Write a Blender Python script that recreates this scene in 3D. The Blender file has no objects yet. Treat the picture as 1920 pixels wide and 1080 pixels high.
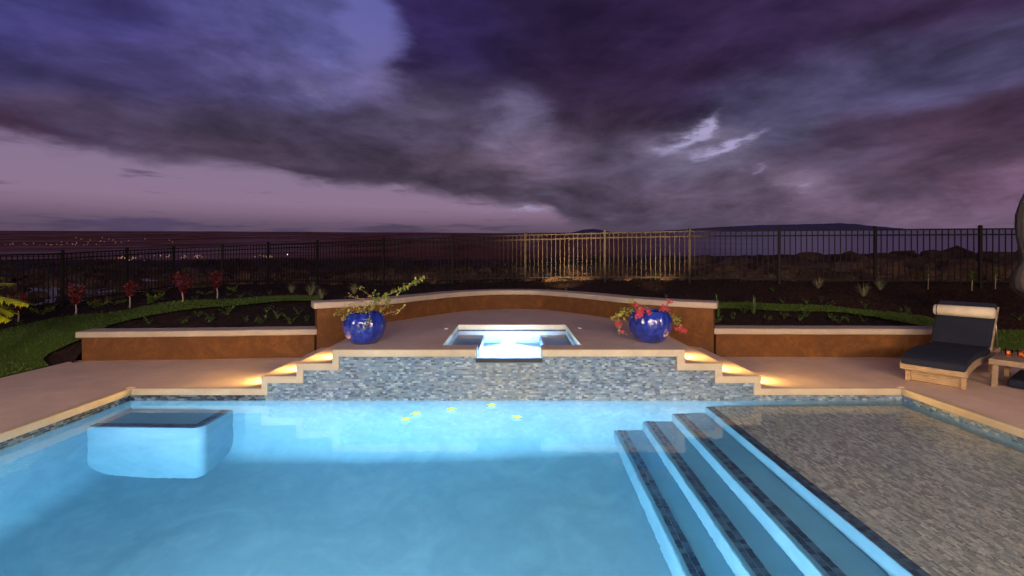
import bpy, bmesh, math, random
import numpy as np
from mathutils import Vector, Matrix, geometry
R = math.radians
rnd = random.Random(7)
nrs = np.random.RandomState(11)
scene = bpy.context.scene
COL = scene.collection

# ------------------------------------------------------------------ camera
F = 880.0; YH = 480.0; EYE = 1.69          # photo: focal length and eye level in px of the 1920 wide frame; eye height over the water
cam_data = bpy.data.cameras.new('camera')
cam_data.sensor_width = 36.0
cam_data.lens = 36.0 * F / 1920.0
cam_data.shift_y = (YH - 540.0) / 1920.0
cam_data.clip_start = 0.05
cam_data.clip_end = 20000
cam = bpy.data.objects.new('camera', cam_data)
cam.location = (0, 0, EYE)
cam.rotation_euler = (R(90), 0, 0)
COL.objects.link(cam)
scene.camera = cam

# ------------------------------------------------------------------ render settings
scene.render.engine = 'CYCLES'
scene.view_settings.view_transform = 'Standard'
scene.view_settings.look = 'None'
scene.view_settings.gamma = 1
scene.view_settings.use_curve_mapping = False
scene.view_settings.exposure = 0.0
cy = scene.cycles
cy.use_denoising = True
try:
    cy.denoiser = 'OPENIMAGEDENOISE'
    cy.denoising_input_passes = 'RGB_ALBEDO_NORMAL'
except Exception:
    pass
cy.max_bounces = 10; cy.diffuse_bounces = 4; cy.glossy_bounces = 4
cy.transmission_bounces = 8; cy.volume_bounces = 0; cy.transparent_max_bounces = 6
cy.caustics_reflective = False; cy.caustics_refractive = True
cy.sample_clamp_indirect = 120.0
cy.blur_glossy = 0.5

# ------------------------------------------------------------------ node helpers
def lin(c):
    return tuple(((v/255)/12.92 if v <= 10.3 else ((v/255+0.055)/1.055)**2.4) for v in c)

class S:                       # a socket with arithmetic
    def __init__(s, nt, out): s.nt, s.o = nt, out
    def _m(s, op, b=None, c=None, clamp=False):
        n = s.nt.nodes.new('ShaderNodeMath'); n.operation = op; n.use_clamp = clamp
        for i, v in enumerate([s, b, c]):
            if v is None: continue
            if isinstance(v, S): s.nt.links.new(v.o, n.inputs[i])
            else: n.inputs[i].default_value = v
        return S(s.nt, n.outputs[0])
    def __add__(s, b): return s._m('ADD', b)
    def __radd__(s, b): return s._m('ADD', b)
    def __sub__(s, b): return s._m('SUBTRACT', b)
    def __rsub__(s, b): return (s*-1)._m('ADD', b)
    def __mul__(s, b): return s._m('MULTIPLY', b)
    def __rmul__(s, b): return s._m('MULTIPLY', b)
    def __truediv__(s, b): return s._m('DIVIDE', b)
    def sstep(s, a, b):
        n = s.nt.nodes.new('ShaderNodeMapRange'); n.interpolation_type = 'SMOOTHSTEP'
        s.nt.links.new(s.o, n.inputs[0])
        n.inputs[1].default_value = a; n.inputs[2].default_value = b
        return S(s.nt, n.outputs[0])
    def rng(s, a, b, c, d):
        n = s.nt.nodes.new('ShaderNodeMapRange')
        s.nt.links.new(s.o, n.inputs[0])
        for i, v in enumerate((a, b, c, d)): n.inputs[i+1].default_value = v
        return S(s.nt, n.outputs[0])

class T:                       # node tree tools
    def __init__(s, nt): s.nt = nt
    def node(s, kind, **kw):
        n = s.nt.nodes.new(kind)
        for k, v in kw.items(): setattr(n, k, v)
        return n
    def put(s, sock, v):
        if isinstance(v, S): s.nt.links.new(v.o, sock)
        elif isinstance(v, (tuple, list)) and len(v) == 3 and sock.type == 'RGBA': sock.default_value = (*v, 1)
        else: sock.default_value = v
    def noise(s, vec, scale, detail=4, rough=0.55, dist=0.0, out='Fac'):
        n = s.node('ShaderNodeTexNoise')
        if vec is not None: s.put(n.inputs['Vector'], vec)
        n.inputs['Scale'].default_value = scale; n.inputs['Detail'].default_value = detail
        n.inputs['Roughness'].default_value = rough; n.inputs['Distortion'].default_value = dist
        return S(s.nt, n.outputs[out])
    def voronoi(s, vec, scale, feature='F1', out='Distance'):
        n = s.node('ShaderNodeTexVoronoi', feature=feature)
        if vec is not None: s.put(n.inputs['Vector'], vec)
        n.inputs['Scale'].default_value = scale
        return S(s.nt, n.outputs[out])
    def xyz(s, x, y, z):
        n = s.node('ShaderNodeCombineXYZ')
        for i, v in enumerate((x, y, z)): s.put(n.inputs[i], v)
        return S(s.nt, n.outputs[0])
    def sep(s, v):
        n = s.node('ShaderNodeSeparateXYZ'); s.put(n.inputs[0], v)
        return [S(s.nt, o) for o in n.outputs]
    def mix(s, f, a, b, blend='MIX'):
        n = s.node('ShaderNodeMix', data_type='RGBA', blend_type=blend)
        s.put(n.inputs[0], f); s.put(n.inputs[6], a); s.put(n.inputs[7], b)
        return S(s.nt, n.outputs[2])
    def vadd(s, a, b, op='ADD'):
        n = s.node('ShaderNodeVectorMath', operation=op)
        s.put(n.inputs[0], a); s.put(n.inputs[1], b)
        return S(s.nt, n.outputs[0])
    def vscale(s, a, f):
        n = s.node('ShaderNodeVectorMath', operation='SCALE')
        s.put(n.inputs[0], a); s.put(n.inputs['Scale'], f)
        return S(s.nt, n.outputs[0])
    def curve(s, x, pts):
        n = s.node('ShaderNodeFloatCurve'); c = n.mapping.curves[0]
        xs = [p[0] for p in pts]; x0, x1 = min(xs), max(xs)
        ys = [p[1] for p in pts]; y0, y1 = min(ys), max(ys)
        q = [((a-x0)/(x1-x0), (b-y0)/(y1-y0)) for a, b in pts]
        c.points[0].location = q[0]; c.points[-1].location = q[-1]
        for p in q[1:-1]: c.points.new(*p)
        n.mapping.update()
        s.put(n.inputs['Value'], x.rng(x0, x1, 0, 1))
        return S(s.nt, n.outputs[0]).rng(0, 1, y0, y1)
    def pos(s):
        return S(s.nt, s.node('ShaderNodeNewGeometry').outputs['Position'])
    def objco(s):
        return S(s.nt, s.node('ShaderNodeTexCoord').outputs['Object'])

# ------------------------------------------------------------------ world: a dusk sky under broken cloud
world = bpy.data.worlds.new('World'); scene.world = world; world.use_nodes = True
wt = world.node_tree; wt.nodes.clear(); W = T(wt)
def world_sky():
    d = S(wt, W.node('ShaderNodeTexCoord').outputs['Generated'])
    x, y, z = W.sep(d)
    zc = z._m('MAXIMUM', 0.0)
    az = x._m('ARCTAN2', y)
    hr = (x*x + y*y)._m('SQRT')
    t = z/hr._m('MAXIMUM', 0.02)
    # cloud-layer coordinates: the layer recedes to the horizon
    cv = W.xyz(x/(zc+0.30), y/(zc+0.30)*0.9, z*3.2)
    n1 = W.noise(cv, 1.7, 7, 0.58, 0.5)              # large billows
    n2 = W.noise(W.vadd(cv, (7.3, 2.1, 4.0)), 4.2, 6, 0.60, 0.4)
    n3 = W.noise(W.vadd(cv, (1.3, 9.1, 2.0)), 9.0, 4, 0.6)
    # wispy warp of the big colour layout
    wv = W.xyz(az*1.6, t*4.2, 0.0)
    w = W.noise(wv, 1.7, 5, 0.6, out='Color')
    wx, wy, _ = W.sep(w)
    w2 = W.noise(W.vadd(wv, (5.0, 3.0, 1.0)), 8.0, 5, 0.65, out='Color')
    w2x, w2y, _ = W.sep(w2)
    ua = az + (wx-0.5)*0.28
    ut = t + (wy-0.5)*0.13
    P = W.xyz(ua, ut, 0.0)
    def ang(px, py):
        u = (px-960)/F; v = (YH-py)/F
        return math.atan(u), v/math.sqrt(1+u*u)
    blobs = [  # px, py, rx, ry (px), sRGB
        (0, 10, 170, 70, (66, 62, 126)), (230, 20, 170, 70, (62, 56, 118)), (430, 40, 120, 70, (76, 72, 132)),
        (590, 60, 90, 60, (84, 84, 146)), (850, 40, 90, 90, (46, 34, 84)), (1040, 60, 130, 90, (40, 27, 60)),
        (1250, 40, 150, 70, (46, 30, 66)), (1480, 20, 150, 60, (58, 41, 80)), (1760, 10, 170, 50, (72, 49, 90)),
        (0, 150, 140, 60, (56, 50, 92)), (230, 130, 140, 60, (66, 58, 104)), (440, 120, 100, 60, (84, 76, 128)),
        (600, 150, 90, 40, (100, 94, 148)), (720, 150, 40, 40, (104, 94, 142)), (860, 150, 90, 60, (48, 38, 66)),
        (1060, 150, 120, 60, (46, 32, 60)), (1270, 130, 120, 60, (52, 36, 68)), (1450, 170, 90, 40, (76, 70, 106)),
        (1640, 120, 120, 50, (80, 74, 112)), (1850, 110, 110, 50, (88, 80, 122)), (0, 235, 120, 40, (74, 50, 74)),
        (170, 225, 100, 40, (78, 64, 94)), (380, 230, 120, 50, (68, 58, 82)), (600, 240, 120, 50, (72, 62, 88)),
        (800, 230, 90, 50, (78, 68, 94)), (965, 225, 45, 45, (108, 100, 134)), (1120, 220, 90, 50, (56, 42, 62)),
        (1440, 230, 80, 40, (84, 80, 112)), (1620, 235, 90, 35, (68, 52, 76)), (1830, 225, 110, 40, (70, 48, 70)),
        (420, 290, 130, 30, (70, 56, 76)), (650, 310, 120, 40, (70, 58, 78)), (880, 310, 90, 45, (88, 72, 92)),
        (990, 300, 60, 45, (112, 92, 118)), (1150, 290, 80, 35, (94, 82, 108)), (1300, 300, 80, 40, (104, 94, 122)),
        (1520, 300, 100, 35, (86, 72, 98)), (1760, 290, 120, 35, (88, 66, 90)), (850, 360, 110, 35, (68, 58, 76)),
        (1080, 370, 110, 35, (78, 66, 86)), (1320, 370, 110, 30, (86, 70, 92)), (1480, 340, 60, 22, (112, 92, 116)),
        (1640, 345, 90, 25, (86, 68, 90)), (1880, 350, 110, 40, (112, 82, 110)), (1500, 405, 130, 20, (98, 78, 102)),
        (1750, 405, 130, 24, (120, 92, 120)), (1150, 418, 200, 20, (76, 66, 84))]
    base = W.xyz(*[v*0.02 for v in lin((64, 54, 90))])
    acc, wsum = base, 0.02
    for px, py, rx, ry, c in blobs:
        a, e = ang(px, py)
        k = math.cos(a)
        sx, sy = rx/F*k*k*0.95, ry/F*k*0.95
        n = W.node('ShaderNodeVectorMath', operation='MULTIPLY_ADD')
        W.put(n.inputs[0], P); n.inputs[1].default_value = (1/sx, 1/sy, 0); n.inputs[2].default_value = (-a/sx, -e/sy, 0)
        q = W.node('ShaderNodeVectorMath', operation='DOT_PRODUCT')
        wt.links.new(n.outputs[0], q.inputs[0]); wt.links.new(n.outputs[0], q.inputs[1])
        g = S(wt, q.outputs['Value'])
        wgt = (g*-0.9)._m('EXPONENT')
        m = W.node('ShaderNodeVectorMath', operation='MULTIPLY_ADD')
        cl = lin(c); lu = .3*cl[0]+.5*cl[1]+.2*cl[2]; cl = tuple(v*.90+lu*.10 for v in cl); W.put(m.inputs[0], W.xyz(wgt, wgt, wgt)); m.inputs[1].default_value = cl; W.put(m.inputs[2], acc)
        acc = S(wt, m.outputs[0]); wsum = wgt + wsum
    inv = 1.0
    cloud = W.vscale(acc, S(wt, wsum.o)._m('POWER', -1.0))
    # billow detail
    det = n1.rng(0.3, 0.7, 0.56, 1.50)*n2.rng(0.3, 0.7, 0.72, 1.30)*n3.rng(0.3, 0.7, 0.90, 1.11)
    cloud = W.vscale(cloud, det)
    # the clear sky between and beneath the clouds; a thin physical twilight sky under it
    st = W.node('ShaderNodeTexSky', sky_type='NISHITA'); st.sun_disc = False
    st.sun_elevation = R(-3.0); st.sun_rotation = R(150)
    ramp = W.node('ShaderNodeValToRGB'); W.put(ramp.inputs[0], t.rng(0, 0.6, 0, 1))
    cr = ramp.color_ramp
    cr.elements[0].position = 0.03; cr.elements[0].color = (*lin((92, 72, 94)), 1)
    cr.elements[1].position = 1.0; cr.elements[1].color = (*lin((92, 96, 172)), 1)
    for p, c in ((0.10, (112, 90, 112)), (0.17, (141, 116, 142)), (0.26, (136, 116, 144)), (0.36, (130, 112, 150)), (0.6, (112, 106, 160))):
        e_ = cr.elements.new(p); e_.color = (*lin(c), 1)
    clear = W.vadd(S(wt, ramp.outputs[0]), W.vscale(S(wt, st.outputs[0]), 0.02))
    # ragged lower edge of the dark cloud, seen over the left half
    pts = []
    for px, py in [(-700, 250), (-300, 255), (0, 262), (130, 287), (350, 303), (475, 318), (600, 350), (750, 357), (870, 378), (1000, 392), (1080, 425), (1300, 470), (2400, 480)]:
        pts.append(ang(px, py))
    edge = W.curve(az, pts)
    over = (t - edge + (n2-0.5)*0.055 + (n1-0.5)*0.05).sstep(-0.010, 0.022)
    # opening to blue at the top centre
    gx, gy = ang(700, 10); bx, _ = ang(757, 60)
    gd = ((ua-gx)*(1/0.085)); gv = (ut-gy)*(1/0.15)
    gap = (gd*gd + gv*gv + (n1-0.5)*1.6).sstep(1.05, 0.25)
    right_edge = (az + (n2-0.5)*0.07 + (n3-0.5)*0.02 + (wx-0.5)*0.14 + (t-0.45)*(t-0.45)*2.2).sstep(bx+0.02, bx-0.045)
    gap = gap*right_edge
    # bright rifts
    rift = None
    for px, py, rx, ry, rot, s_ in ((1262, 272, 34, 9, 22, .8), (1300, 252, 34, 10, 30, 1.0), (1334, 230, 24, 8, 52, .95), (1322, 286, 34, 7, 8, .9), (1362, 276, 28, 6, 12, .95),
                                (1404, 258, 22, 8, 14, 1.0), (1432, 248, 14, 5, 10, .7), (1240, 262, 40, 14, 5, .45), (1300, 268, 70, 26, 15, .42), (1415, 324, 16, 5, 25, .75), (1500, 352, 18, 7, 20, .7), (1460, 350, 40, 6, 5, .45), (980, 393, 40, 4, 2, .9), (940, 388, 70, 9, 3, .4), (1010, 398, 40, 5, 0, .4), (600, 165, 50, 16, -25, .35), (965, 215, 30, 24, 40, .3)):
        a, e = ang(px, py); k = math.cos(a); cr_, sr_ = math.cos(R(rot)), math.sin(R(rot))
        ex = (az + (wx-0.5)*0.09 + (w2x-0.5)*0.075 - a)*(F/k/k); ey = (t + (wy-0.5)*0.05 + (w2y-0.5)*0.055 - e)*(F/k)
        dx = (ex*cr_ + ey*sr_)*(1/rx); dy = (ey*cr_ - ex*sr_)*(1/ry)
        g = ((dx*dx+dy*dy)*-0.7)._m('EXPONENT')*s_
        rift = g if rift is None else rift + g
    nr = W.noise(W.vadd(cv, (3.3, 5.1, 1.0)), 7.0, 6, 0.65)
    rift = (rift*(nr.rng(0.35, 0.65, 0.35, 1.35))).sstep(0.0, 1.9)
    col = W.mix(over, clear, cloud)
    col = W.mix(gap*0.9, col, clear)
    col = W.mix(rift, col, lin((166, 158, 196)))
    # streaks of low cloud in the clear band
    sv = W.xyz(az*4.0, t*38.0, 0.0)
    stn = W.noise(sv, 1.6, 5, 0.55)
    low = t.sstep(0.10, 0.03)
    streak = (stn + low*0.22).sstep(0.60, 0.74)*t.sstep(0.22, 0.12)
    col = W.mix(streak*0.75, col, W.vscale(cloud, 1.1))
    hz = t.sstep(0.085, 0.050)
    col = W.mix(hz*0.45, col, lin((84, 72, 92)))
    bg = W.node('ShaderNodeBackground'); W.put(bg.inputs[0], col); bg.inputs[1].default_value = 1.0
    out = W.node('ShaderNodeOutputWorld'); wt.links.new(bg.outputs[0], out.inputs[0])
world_sky()
world.cycles.sampling_method = 'MANUAL'; world.cycles.sample_map_resolution = 256

# ------------------------------------------------------------------ the house's lit windows and eave lamps, behind the photographer
def area(name, loc, target, sx, sy, watts, color, spread=180):
    L = bpy.data.lights.new(name, 'AREA'); L.shape = 'RECTANGLE'; L.size = sx; L.size_y = sy
    L.energy = watts; L.color = color; L.spread = R(spread)
    o = bpy.data.objects.new(name, L); o.location = loc
    o.rotation_euler = (Vector(target)-Vector(loc)).to_track_quat('-Z', 'Y').to_euler()
    COL.objects.link(o); return o
area('house_window_light', (-1.2, -4.6, 3.4), (-1.0, 6, 0.0), 2.2, 1.2, 470, (1.0, 0.82, 0.67))
area('house_window_light', (2.6, -4.6, 3.4), (2.4, 6, 0.0), 1.6, 1.2, 400, (1.0, 0.82, 0.67))
area('house_window_light', (-6.2, -4.4, 3.4), (-5, 6, 0.0), 1.4, 1.2, 340, (1.0, 0.80, 0.70))
area('house_window_light', (5.4, -4.2, 3.3), (6.6, 6, 0.0), 0.7, 0.5, 430, (1.0, 0.62, 0.34))

# ------------------------------------------------------------------ materials
def mat(name):
    m = bpy.data.materials.new(name); m.use_nodes = True
    nt = m.node_tree; b = nt.nodes['Principled BSDF']
    return m, T(nt), b
def bump(t, b, h, strength=0.3, dist=0.01):
    n = t.node('ShaderNodeBump'); n.inputs['Strength'].default_value = strength; n.inputs['Distance'].default_value = dist
    t.put(n.inputs['Height'], h); t.nt.links.new(n.outputs[0], b.inputs['Normal'])
def simple(name, c, rough=0.7, metal=0.0, var=0.0, scale=20, spec=0.5, bumps=0.0):
    m, t, b = mat(name)
    b.inputs['Roughness'].default_value = rough; b.inputs['Metallic'].default_value = metal
    b.inputs['Specular IOR Level'].default_value = spec
    if var > 0:
        n = t.noise(t.objco(), scale, 5)
        f = n.rng(0.3, 0.7, 1-var, 1+var)
        t.put(b.inputs['Base Color'], t.vscale(S(t.nt, rgb(t, c)), f))
        if bumps: bump(t, b, n, bumps, 0.01)
    else: b.inputs['Base Color'].default_value = (*c, 1)
    return m
def rgb(t, c):
    n = t.node('ShaderNodeRGB'); n.outputs[0].default_value = (*c, 1); return n.outputs[0]

def m_concrete(name, c1, c2, c3, rough=0.62):
    m, t, b = mat(name); p = t.pos()
    a = t.noise(p, 0.55, 4, 0.5, 0.6); a2 = t.noise(p, 3.2, 6, 0.62, 0.4); a3 = t.noise(p, 60, 3, 0.6)
    sx, sy, sz = t.sep(p)
    trowel = t.noise(t.xyz(sx*1.2, sy*5.0, sz), 1.6, 5, 0.6, 1.2)
    c = t.mix(a.sstep(0.35, 0.65), c1, c2)
    c = t.mix(trowel.sstep(0.5, 0.75)*0.45, c, c3)
    c = t.vscale(c, a2.rng(0.25, 0.75, 0.86, 1.14)*a3.rng(0.3, 0.7, 0.94, 1.06))
    st = t.noise(p, 1.4, 6, 0.7, 0.3).sstep(0.63, 0.74)
    c = t.mix(st*0.30, c, tuple(v*0.6 for v in c1))
    t.put(b.inputs['Base Color'], c)
    t.put(b.inputs['Roughness'], a2.rng(0.3, 0.7, rough-0.1, rough+0.12))
    bump(t, b, a3*0.4+a2, 0.25, 0.006)
    return m
M = {}
M['deck'] = m_concrete('patio_concrete', (0.58, 0.42, 0.34), (0.64, 0.48, 0.39), (0.70, 0.54, 0.43))
M['spa_deck'] = m_concrete('spa_deck_concrete', (0.50, 0.37, 0.32), (0.56, 0.43, 0.37), (0.62, 0.48, 0.40))
M['coping'] = m_concrete('cream_coping', (0.50, 0.39, 0.25), (0.56, 0.45, 0.30), (0.62, 0.51, 0.36), 0.5)
M['cap'] = m_concrete('wall_cap', (0.42, 0.34, 0.26), (0.48, 0.39, 0.30), (0.54, 0.44, 0.34), 0.6)

def m_stucco():
    m, t, b = mat('brown_stucco'); p = t.pos()
    a = t.noise(p, 2.6, 6, 0.7, 1.2); a2 = t.noise(p, 9, 7, 0.75, 0.6); a3 = t.noise(p, 90, 3, 0.6)
    c = t.mix(a.sstep(0.35, 0.68), (0.105, 0.038, 0.0085), (0.200, 0.076, 0.014))
    c = t.mix(a2.sstep(0.42, 0.62), c, (0.120, 0.044, 0.010))
    c = t.mix(a2.sstep(0.62, 0.75)*0.6, c, (0.22, 0.092, 0.024))
    t.put(b.inputs['Base Color'], c); b.inputs['Roughness'].default_value = 0.85
    bump(t, b, a3*0.5+a2, 0.6, 0.012)
    return m
M['stucco'] = m_stucco()

def m_plaster():
    m, t, b = mat('pool_plaster'); p = t.pos()
    a = t.noise(p, 1.6, 6, 0.62, 1.3); a2 = t.noise(p, 9, 5, 0.6)
    c = t.mix(a.sstep(0.35, 0.7), (0.16, 0.28, 0.36), (0.20, 0.33, 0.41))
    c = t.vscale(c, a2.rng(0.3, 0.7, 0.95, 1.05))
    t.put(b.inputs['Base Color'], c); b.inputs['Roughness'].default_value = 0.8
    return m
M['plaster'] = m_plaster()
M['scatter_tint_plaster'] = simple('scatter_tint_plaster', (.13, .32, .44), .8, var=.06, scale=3)  # pool plaster made bluer on flat tops to paint in scattered light
M['white_plaster'] = simple('white_plaster', (.62, .68, .70), .8, var=.06, scale=4)

def m_mosaic(name, rough=0.25, amp=1.0):
    m, t, b = mat(name)
    at = t.node('ShaderNodeAttribute', attribute_name='tile_tone')
    n = t.noise(t.pos(), 70, 3)
    c = t.vscale(S(t.nt, at.outputs['Color']), n.rng(0.3, 0.7, 0.68*amp, 0.86*amp))
    t.put(b.inputs['Base Color'], c); b.inputs['Roughness'].default_value = rough
    b.inputs['Specular IOR Level'].default_value = 0.6
    return m
M['mosaic'] = m_mosaic('glass_mosaic', 0.28)
M['shelf_mosaic'] = m_mosaic('stone_mosaic', 0.55, 1.3)
M['grout'] = simple('grout', (0.20, 0.22, 0.22), 0.9, var=0.15, scale=40)
M['grout_dark'] = simple('dark_grout', (0.12, 0.12, 0.10), 0.9, var=0.15, scale=40)

def m_water(name, tint, dens, ripple=1.0, ripscale=1.0):
    m, t, b = mat(name); nt = t.nt; nt.nodes.remove(b)
    g = t.node('ShaderNodeBsdfGlass'); g.inputs['IOR'].default_value = 1.333; g.inputs['Roughness'].default_value = 0.0
    p = t.pos()
    sx, sy, sz = t.sep(p)
    a = t.noise(p, 1.1*ripscale, 3, 0.5, 0.3); a2 = t.noise(p, 7.0*ripscale, 3, 0.55, 0.6)
    w = (sx - 2.3).sstep(-0.1, 0.5)
    bn = t.node('ShaderNodeBump'); bn.inputs['Strength'].default_value = 1.0; bn.inputs['Distance'].default_value = 0.006*ripple
    t.put(bn.inputs['Height'], a*0.55 + a2*(w*0.8+0.09) + t.noise(p, 20.0*ripscale, 2)*0.06)
    nt.links.new(bn.outputs[0], g.inputs['Normal'])
    v = t.node('ShaderNodeVolumeAbsorption'); v.inputs['Color'].default_value = (*tint, 1); v.inputs['Density'].default_value = dens
    o = nt.nodes['Material Output']; nt.links.new(g.outputs[0], o.inputs['Surface']); nt.links.new(v.outputs[0], o.inputs['Volume'])
    return m
M['water'] = m_water('pool_water', (0.18, 0.80, 0.95), 0.21)
M['spa_water'] = m_water('spa_water', (0.22, 0.62, 0.98), 0.42, 1.6, 2.2)

def emis(name, c, s):
    m, t, b = mat(name)
    b.inputs['Base Color'].default_value = (0.02, 0.02, 0.02, 1)
    b.inputs['Emission Color'].default_value = (*c, 1); b.inputs['Emission Strength'].default_value = s
    return m

M['mulch'] = None
def m_mulch():
    m, t, b = mat('dark_mulch'); p = t.pos()
    v = t.voronoi(p, 26, out='Color'); a = t.noise(p, 12, 6, 0.7); g = t.noise(p, 0.8, 4)
    vx, _, _ = t.sep(v)
    c = t.mix(vx, (0.013, 0.0065, 0.005), (0.044, 0.020, 0.014))
    c = t.vscale(c, a.rng(0.3, 0.7, 0.5, 1.5)*g.rng(0.3, 0.7, 0.75, 1.25))
    t.put(b.inputs['Base Color'], c); b.inputs['Roughness'].default_value = 0.95
    b.inputs['Specular IOR Level'].default_value = 0.2
    bump(t, b, a+vx*0.6, 0.9, 0.03)
    return m
M['mulch'] = m_mulch()
def m_lawn():
    m, t, b = mat('lawn_turf'); p = t.pos()
    a = t.noise(p, 1.2, 4); a2 = t.noise(p, 45, 4, 0.7)
    c = t.mix(a, (0.045, 0.090, 0.010), (0.075, 0.125, 0.016))
    c = t.vscale(c, a2.rng(0.3, 0.7, 0.6, 1.4))
    t.put(b.inputs['Base Color'], c); b.inputs['Roughness'].default_value = 0.9
    b.inputs['Specular IOR Level'].default_value = 0.2
    bump(t, b, a2, 0.8, 0.02); return m
M['lawn'] = m_lawn()
def m_lava():
    m, t, b = mat('lava_ground'); p = t.pos()
    a = t.noise(p, 0.6, 8, 0.7); a2 = t.noise(p, 5, 8, 0.75); v = t.voronoi(p, 2.2)
    c = t.mix(a.sstep(0.4, 0.65), (0.065, 0.038, 0.029), (0.21, 0.13, 0.09))
    c = t.mix((a2 - v*0.2).sstep(0.52, 0.62)*0.6, c, (0.34, 0.24, 0.17))
    t.put(b.inputs['Base Color'], c); b.inputs['Roughness'].default_value = 0.95
    b.inputs['Specular IOR Level'].default_value = 0.15
    bump(t, b, a2, 1.0, 0.15); return m
M['lava'] = m_lava()
def m_plain():
    m, t, b = mat('far_plain'); p = t.pos()
    x, y, z = t.sep(p)
    az = x._m('ARCTAN2', y)
    q = t.xyz(x*0.006, y*0.002, 0.0)
    a = t.noise(q, 1.0, 7, 0.65); a2 = t.noise(t.xyz(x*0.004, y*0.0016, 0.0), 1.0, 7, 0.72); a3 = t.noise(t.xyz(x*0.03, y*0.007, 0.0), 1.0, 7, 0.75)
    c = t.mix(a.sstep(0.4, 0.62), (0.40, 0.17, 0.09), (0.70, 0.36, 0.21))
    c = t.mix(a2.sstep(0.50, 0.62)*0.8, c, (0.90, 0.66, 0.50))  # pale patches painted in to read as a hazy band
    c = t.mix(a3.sstep(0.48, 0.58)*0.75, c, (0.12, 0.06, 0.035))
    # the right slopes: dusk haze painted as paler bands, glossed to catch the sky
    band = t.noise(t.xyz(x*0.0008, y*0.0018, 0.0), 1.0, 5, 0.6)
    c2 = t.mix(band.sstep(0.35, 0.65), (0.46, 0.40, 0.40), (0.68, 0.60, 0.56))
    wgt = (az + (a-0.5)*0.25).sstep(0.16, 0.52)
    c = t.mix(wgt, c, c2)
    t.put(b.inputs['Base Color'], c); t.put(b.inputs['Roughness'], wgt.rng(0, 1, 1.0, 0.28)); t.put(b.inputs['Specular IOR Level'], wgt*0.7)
    return m
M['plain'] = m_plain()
M['mountain'] = simple('far_mountain', (0.30, 0.29, 0.30), 1.0, var=0.15, scale=0.002, spec=0.0)
M['fence'] = simple('black_metal', (0.013, 0.011, 0.010), 0.7, 0.0, var=0.2, scale=8, spec=0.25)
M['fence_tan'] = simple('bronze_metal', (0.16, 0.12, 0.07), 0.45, 0.0, var=0.2, scale=8)

def m_pot():
    m, t, b = mat('cobalt_glaze'); p = t.objco()
    a = t.noise(p, 7, 5, 0.6, 1.0)
    x, y, z = t.sep(p)
    dr = t.noise(t.xyz(x*26, y*26, z*5), 1.0, 4, 0.6)
    c = t.mix(a.sstep(0.35, 0.7), (0.008, 0.018, 0.20), (0.022, 0.055, 0.42))
    c = t.mix(dr.sstep(0.62, 0.78)*0.45, c, (0.10, 0.20, 0.62))
    t.put(b.inputs['Base Color'], c); b.inputs['Roughness'].default_value = 0.10
    b.inputs['Specular IOR Level'].default_value = 0.8
    b.inputs['Coat Weight'].default_value = 0.6; b.inputs['Coat Roughness'].default_value = 0.05
    vo = t.voronoi(t.xyz(x*30, y*30, z*16), 1.0)
    bump(t, b, dr*0.9 + a*0.4 + vo*0.7, 1.0, 0.010); return m
M['pot'] = m_pot()

def m_leaf(name, c1, c2, rough=0.5, trans=0.25):
    m, t, b = mat(name)
    oi = t.node('ShaderNodeNewGeometry'); ri = S(t.nt, oi.outputs['Random Per Island'])
    n = t.noise(t.objco(), 9, 3)
    c = t.mix((ri*0.7+n*0.5-0.1)._m('MAXIMUM', 0.0), c1, c2)
    t.put(b.inputs['Base Color'], c); b.inputs['Roughness'].default_value = rough
    b.inputs['Specular IOR Level'].default_value = 0.35
    return m
M['leaf'] = m_leaf('bougainvillea_leaf', (0.06, 0.13, 0.015), (0.28, 0.34, 0.05))
M['leaf_gold'] = m_leaf('golden_leaf', (0.22, 0.20, 0.03), (0.50, 0.40, 0.08))
M['bract'] = m_leaf('magenta_bract', (0.28, 0.010, 0.022), (0.50, 0.030, 0.07))
M['red_leaf'] = m_leaf('maroon_leaf', (0.055, 0.005, 0.007), (0.14, 0.012, 0.015))
M['straw'] = m_leaf('straw_blade', (0.16, 0.16, 0.07), (0.30, 0.28, 0.15))
M['green'] = m_leaf('garden_leaf', (0.028, 0.062, 0.010), (0.085, 0.13, 0.028))
M['lime'] = m_leaf('lime_leaf', (0.07, 0.13, 0.01), (0.17, 0.24, 0.03))
M['palm'] = m_leaf('palm_leaf', (0.36, 0.42, 0.006), (0.56, 0.58, 0.012))
M['blade'] = m_leaf('grass_blade', (0.05, 0.095, 0.008), (0.095, 0.145, 0.02))
M['stem'] = simple('woody_stem', (0.32, 0.20, 0.11), 0.8, var=0.3, scale=30)
M['stem_pale'] = simple('pale_stem', (0.40, 0.32, 0.24), 0.8, var=0.2, scale=30)
M['soil'] = simple('potting_soil', (0.03, 0.02, 0.015), 0.95, var=0.4, scale=40, bumps=0.8)
M['navy'] = None
def m_fabric(name, c, scale=500, rough=0.9):
    m, t, b = mat(name); p = t.objco()
    a = t.noise(p, 5, 4); x, y, z = t.sep(p)
    w = ((x*scale)._m('SINE') + (y*scale)._m('SINE'))*0.25
    t.put(b.inputs['Base Color'], t.vscale(S(t.nt, rgb(t, c)), a.rng(0.3, 0.7, 0.85, 1.15)))
    b.inputs['Roughness'].default_value = rough; b.inputs['Sheen Weight'].default_value = 0.0
    b.inputs['Specular IOR Level'].default_value = 0.2
    bump(t, b, w + a*2, 0.2, 0.004); return m
M['navy'] = m_fabric('navy_canvas', (0.017, 0.020, 0.038))
M['cream_cloth'] = m_fabric('cream_canvas', (0.66, 0.58, 0.44))
M['canvas'] = m_fabric('taupe_canvas', (0.085, 0.075, 0.075))
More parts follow.
